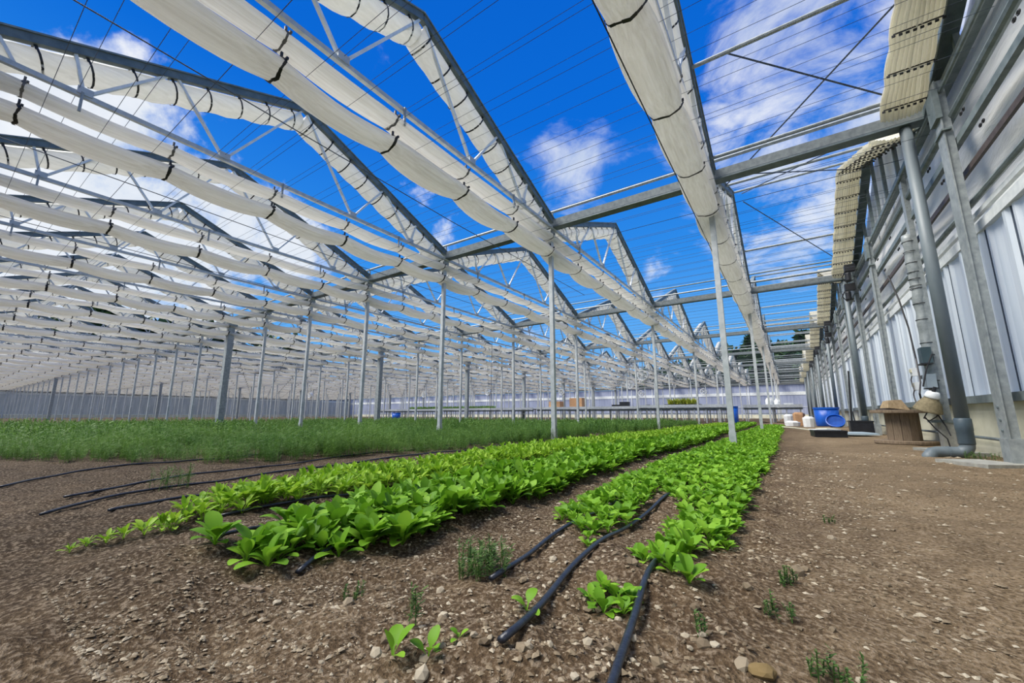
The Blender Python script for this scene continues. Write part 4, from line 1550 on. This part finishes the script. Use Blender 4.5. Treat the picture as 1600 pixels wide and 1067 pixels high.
# weeds
WD = [(-0.77, 0.98, 0.10, 170, 0.10, 'dense fine leaved weed tuft between middle bed and drip tape'), (-1.01, 0.73, 0.045, 24, 0.035, 'tiny weed on bare soil before the middle bed'),
      (-0.71, 0.66, 0.09, 14, 0.02, 'thin upright weed near the yellow green seedlings'), (-0.05, 1.43, 0.05, 30, 0.05, 'low weed among stones at the path edge, beyond the pair of stones'),
      (-0.07, 1.19, 0.045, 30, 0.045, 'small weed among gravel beside the lone clump'), (0.02, 0.97, 0.06, 40, 0.06, 'grassy weed at the path near the ochre stone'),
      (-0.20, 0.98, 0.05, 14, 0.03, 'sparse weed right of the drip tape by the lone clump'), (-3.35, 1.0, 0.16, 80, 0.15, 'dill seedling tuft on bare soil before the field'),
      (0.75, 2.05, 0.03, 40, 0.10, 'flat dark weed on the trodden path'), (1.62, 6.3, 0.10, 90, 0.22, 'dark moss and weeds at the wall foot by the drainpipe'),
      (0.1, 2.4, 0.04, 24, 0.05, 'tiny weed on the trodden path beyond the stones')]
for q, (x, y, h, n_, r, lab) in enumerate(WD):
    V, F = feather(max(4, n_ // 3), h * 0.95, 0.0015, 900 + q, r * 0.7)
    tag(link('weed', np_mesh('weed', V, F, 'weed'), None, (x, y, float(gz(x, y)) - 0.004)), lab, 'weed')
for q, (x, y, s, lab) in enumerate(((-0.64, 0.555, 0.55, 'bright seedling with round leaves on bare stony soil, left one of the pair'), (-0.595, 0.60, 0.5, 'bright seedling with round leaves on bare stony soil, right one of the pair'),
                                    (-0.57, 0.655, 0.22, 'tiny seedling right of the bright pair'), (-0.525, 0.83, 0.6, 'upright seedling between two drip tapes'))):
    t = thing('seedling', lab, 'seedling', (x, y, float(gz(x, y)) - 0.004), q * 1.1)
    for li, az, sc in plant_spec(700 + q, 4, 0.105 * s):
        link('leaf', LEAFM[li], t, (0, 0, 0), az, (sc * 1.1,) * 3)

# ------------------------------------------------------------------ drip tapes
def tape(pts, lab, r=0.0125, ext=None):
    r *= 0.68
    P = list(pts)
    if ext:
        P += ext
    Q = []
    for a, b in zip(P[:-1], P[1:]):
        n = max(2, int(math.hypot(b[0] - a[0], b[1] - a[1]) / 0.06))
        n = min(n, 60)
        for k in range(n):
            f = k / n
            Q.append((a[0] + (b[0] - a[0]) * f, a[1] + (b[1] - a[1]) * f))
    Q.append(P[-1])
    xs, ys = np.array([q[0] for q in Q]), np.array([q[1] for q in Q])
    for _ in range(4):
        xs[1:-1] = (xs[:-2] + 2 * xs[1:-1] + xs[2:]) / 4
        ys[1:-1] = (ys[:-2] + 2 * ys[1:-1] + ys[2:]) / 4
    zs = gz(xs, ys) + r * 0.75 + 0.006
    for _ in range(6):
        zs[1:-1] = np.maximum((zs[:-2] + 2 * zs[1:-1] + zs[2:]) / 4, zs[1:-1] - 0.002)
    o = MB().tube(list(zip(xs, ys, zs)), r, 10, True, 0.75).build('drip_tape', 'tape', None, True)
    return tag(o, lab, 'drip tape')


M['tape'] = plain('drip_tape', srgb(22, 26, 34), srgb(44, 50, 62), 60, 0.32, 0, 0.2, (1, 1, 1))
tape([(-0.70, 0.93), (-0.71, 1.04), (-0.77, 1.34), (-0.77, 1.49)], 'black drip tape ending left of the longer one in the bed by the path', 0.0125, [(-0.76, 3), (-0.76, 12)])
tape([(-0.48, 0.67), (-0.49, 0.79), (-0.55, 1.09), (-0.59, 1.55), (-0.57, 2.11)], 'long black drip tape lying open on the soil in the middle of the bed', 0.0125, [(-0.55, 4), (-0.55, 12)])
tape([(-0.27, 0.62), (-0.29, 0.75), (-0.31, 0.89), (-0.36, 1.18)], 'black drip tape running past the lone clump of seedlings', 0.0125, [(-0.36, 2), (-0.36, 12)])
tape([(-1.60, 0.60), (-1.62, 0.71)], 'short black drip tape end left of the middle bed', 0.012, [(-1.60, 1.5), (-1.58, 8)])
tape([(-1.23, 0.70), (-1.25, 0.74), (-1.34, 0.88)], 'black drip tape under the right edge of the middle bed', 0.013, [(-1.36, 2), (-1.36, 8)])
tape([(-2.55, 0.56), (-2.66, 0.64), (-2.81, 0.84)], 'black drip tape end left of the light green bed', 0.014, [(-2.84, 1.5), (-2.8, 8)])
tape([(-2.94, 0.41), (-3.10, 0.52), (-3.30, 0.75), (-3.42, 1.1)], 'black drip tape crossing bare soil before the dill', 0.014, [(-3.46, 2), (-3.5, 8)])
tape([(-3.40, 0.55), (-3.68, 0.88), (-3.95, 1.3)], 'doubled black drip tape on the bare soil before the dill', 0.013, [(-4.05, 2.4), (-4.1, 8)])
tape([(-4.27, 0.39), (-4.60, 0.59), (-4.86, 0.83)], 'black drip tape at the left edge of the dill field', 0.014, [(-5.0, 1.6), (-5.05, 6)])
tape([(-2.10, 0.80), (-2.08, 1.2), (-2.06, 1.7)], 'black drip tape along the right edge of the light green bed', 0.012, [(-2.05, 3), (-2.05, 8)])

# ------------------------------------------------------------------ stones
import bmesh


def rock_mesh(seed, sub=1):
    bm = bmesh.new()
    bmesh.ops.create_icosphere(bm, subdivisions=sub, radius=1.0)
    rr = random.Random(seed)
    ax_ = (rr.uniform(0.8, 1.3), rr.uniform(0.7, 1.0), rr.uniform(0.45, 0.8))
    for v in bm.verts:
        k = rr.uniform(0.72, 1.12)
        v.co = Vector((v.co.x * ax_[0] * k, v.co.y * ax_[1] * k, v.co.z * ax_[2] * k))
    me = bpy.data.meshes.new('stone')
    bm.to_mesh(me)
    bm.free()
    return me


RK = [rock_mesh(k, 2 if k < 4 else 1) for k in range(10)]
for k, r_ in enumerate(RK):
    r_.materials.append(M['stone_yellow' if k == 0 else 'stone'])
big = [(-0.09, 0.93, 0.021, 0, 'ochre angular stone at the edge of the path'), (-0.03, 1.52, 0.024, 1, 'pale oval stone, larger of the pair on the path edge'),
       (-0.055, 1.45, 0.013, 2, 'pale round stone, smaller of the pair on the path edge'), (0.03, 1.19, 0.012, 4, 'white angular stone on the path near the pair'),
       (-1.38, 0.41, 0.016, 5, 'pale flat stone on darkened soil before the middle bed'), (-1.12, 2.95, 0.03, 3, 'brown clod between the middle bed and the path bed'),
       (-1.12, 0.59, 0.012, 6, 'white stone chip before the middle bed'), (0.22, 1.10, 0.02, 1, 'small stone at the lower path')]
for x, y, s, k, lab in big:
    o = link('stone', RK[k], None, (x, y, float(gz(x, y)) + s * 0.25), random.uniform(0, 6), s)
    tag(o, lab, 'stone')
rs = np.random.default_rng(77)
cnt = 0
while cnt < 280:
    y = 0.35 + 2.6 * rs.random() ** 1.6
    x = rs.uniform(-1.9, 0.9) * (0.6 + 0.4 * y)
    clus = cnt % 2 == 0
    if clus:                   # the stonier strip between the drip tapes
        y = rs.uniform(0.55, 1.25)
        x = -0.28 - 0.05 * y + rs.normal(0, 0.16)
    dens = 1.0 if -0.75 < x < 0.25 else 0.4
    if rs.random() > dens:
        continue
    if (1.5 < y and -1.0 < x < -0.2) or (-1.85 < x < -1.2 and y > 0.55):
        continue
    s = 0.006 + (0.011 if clus else 0.012) * rs.random() ** (1.6 if clus else 2.2)
    o = link('stone', RK[4 + cnt % 6], None, (x, y, float(gz(x, y)) + s * 0.2), rs.uniform(0, 6), s)
    o.rotation_euler = (rs.uniform(-.5, .5), rs.uniform(-.5, .5), rs.uniform(0, 6))
    tag(o, 'small pale stone half sunk in the soil between the beds and path', 'stone', 'small stones on the soil')
    cnt += 1
# fine gravel
ico = bmesh.new()
bmesh.ops.create_icosphere(ico, subdivisions=1, radius=1.0)
IV = np.array([v.co[:] for v in ico.verts])
IF = np.array([[v.index for v in f.verts] for f in ico.faces])
ico.free()
# octahedral chips keep the gravel cheap
OV = np.array([(1, 0, 0), (0, 1, 0), (-1, 0, 0), (0, -1, 0), (0, 0, 0.7), (0, 0, -0.7)], float)
OF = np.array([(0, 1, 4), (1, 2, 4), (2, 3, 4), (3, 0, 4), (1, 0, 5), (2, 1, 5), (3, 2, 5), (0, 3, 5)])
NG = 62000
gy = 0.25 + 6.5 * rs.random(NG) ** 2.0
gx = rs.uniform(-1.5, 1.0, NG) * (0.85 + 0.42 * gy) - 0.15
keep = (vnoise(gx * 3, gy * 3) > rs.uniform(-0.55, 0.28, NG)) & (gx < 1.75) & (rs.random(NG) < np.where(gx < -1.3, 0.35, np.where(gx > 0.35, 0.28, 1.0)))
gx, gy = gx[keep], gy[keep]
n = len(gx)
gs = (0.0020 + 0.0065 * rs.random(n) ** 2.6) * (0.8 + 0.28 * gy)
gzz = gz(gx, gy) + gs * 0.1
J = 1 + rs.uniform(-0.35, 0.35, (n, 6, 3))
A = rs.uniform(0, 2 * PI, n)
P = OV[None] * J * gs[:, None, None] * np.stack([rs.uniform(0.8, 1.5, n), rs.uniform(0.6, 1.0, n), rs.uniform(0.5, 0.9, n)], 1)[:, None, :]
c, s = np.cos(A)[:, None], np.sin(A)[:, None]
PX = P[..., 0] * c - P[..., 1] * s + gx[:, None]
PY = P[..., 0] * s + P[..., 1] * c + gy[:, None]
PZ_ = P[..., 2] + gzz[:, None]
GV = np.stack([PX, PY, PZ_], 2).reshape(-1, 3)
GF = (OF[None] + (np.arange(n) * 6)[:, None, None]).reshape(-1, 3)
o = link('gravel', np_mesh('gravel', GV, GF, 'stone', False))
tag(o, 'fine pale gravel strewn over the bare soil', 'gravel', None, 'stuff')
tag(MB().bar((0.19, 0.83, float(gz(0.19, 0.83)) + 0.003), (0.30, 0.76, float(gz(0.30, 0.76)) + 0.003), 0.012, 0.006).build('wood_chip', 'wood'), 'thin pale splinter of wood on the path', 'wood chip')
tag(MB().bar((-1.245, 0.555, float(gz(-1.245, 0.555)) + 0.004), (-1.19, 0.585, float(gz(-1.19, 0.585)) + 0.004), 0.014, 0.008).build('wood_chip', 'wood'), 'flat grey wood chip before the middle bed', 'wood chip')

# ------------------------------------------------------------------ trees outside
def tree_mesh(seed, conifer):
    rt = np.random.default_rng(seed)
    V, F = [], []
    N = 2600
    for k in range(N):
        t = rt.random()
        if conifer:
            z = 0.12 + 0.88 * t
            r = 0.22 * (1 - t) ** 0.8 * (0.5 + 0.5 * rt.random()) * (1 + 0.25 * math.sin(z * 40))
            a = rt.uniform(0, 2 * PI)
            p = np.array([r * math.cos(a), r * math.sin(a), z])
        else:
            d = rt.normal(size=3)
            d /= np.linalg.norm(d)
            q = (0.65 + 0.35 * rt.random()) * (1 + 0.25 * math.sin(d[0] * 7 + seed) * math.cos(d[1] * 6))
            p = np.array([0.34 * d[0] * q, 0.34 * d[1] * q, 0.62 + 0.36 * d[2] * q])
        e1 = rt.normal(size=3) * 0.032
        e2 = rt.normal(size=3) * 0.032
        b = len(V)
        V += [p - e1, p - e2, p + e1, p + e2]
        F.append((b, b + 1, b + 2, b + 3))
    return np_mesh('crown', np.array(V), np.array(F), 'tree')


TM = [tree_mesh(1, False), tree_mesh(2, True), tree_mesh(3, False)]
trk = MB().tube([(0, 0, -0.02), (0.005, 0, 0.3), (0, 0.005, 0.6)], [0.025, 0.02, 0.012], 8).mesh('trunk', 'stem')
rt = random.Random(4)


def tree(x, y, h, k, lab, grp, w=1.0):
    t = thing('tree', lab, 'tree', (x, y, 0), rt.uniform(0, 6), grp)
    t.scale = (h * w, h * w, h)
    link('crown', TM[k], t)
    link('trunk', trk, t)


for x, y, h, k, w in ((-14, 84, 11, 0, 1.2), (-10.5, 88, 13, 1, 1.2), (-8, 82, 12, 0, 1.3), (-4.5, 86, 14.5, 1, 1.3), (-2, 80, 12, 2, 1.3), (1, 84, 12, 0, 1.2), (3.5, 90, 15, 1, 1.3), (6, 84, 12, 2, 1.3), (-19, 86, 10, 2, 1.2), (-25, 88, 10, 1, 1.4), (-16.5, 92, 11.5, 1, 1.4), (-12.5, 78, 9.5, 2, 1.6), (-6, 95, 13, 0, 1.6), (-0.5, 93, 13.5, 0, 1.6), (4.5, 78, 10.5, 0, 1.5), (-9, 97, 13, 2, 1.6), (2.5, 99, 13.5, 2, 1.6), (-22, 80, 9, 0, 1.5), (8.5, 92, 13, 0, 1.6)):
    tree(x, y, h, k, 'pointed dark conifer beyond the end wall' if k == 1 else 'round dark tree beyond the end wall', 'trees beyond the end wall', w)
for q in range(9):
    tree(-112 - 3 * (q % 3), 14 + 6 * q, 18 + 4 * (q % 2), (0, 2, 1)[q % 3], 'dark tree seen through the frames beyond the left wall', 'trees beyond the left wall', 1.2)
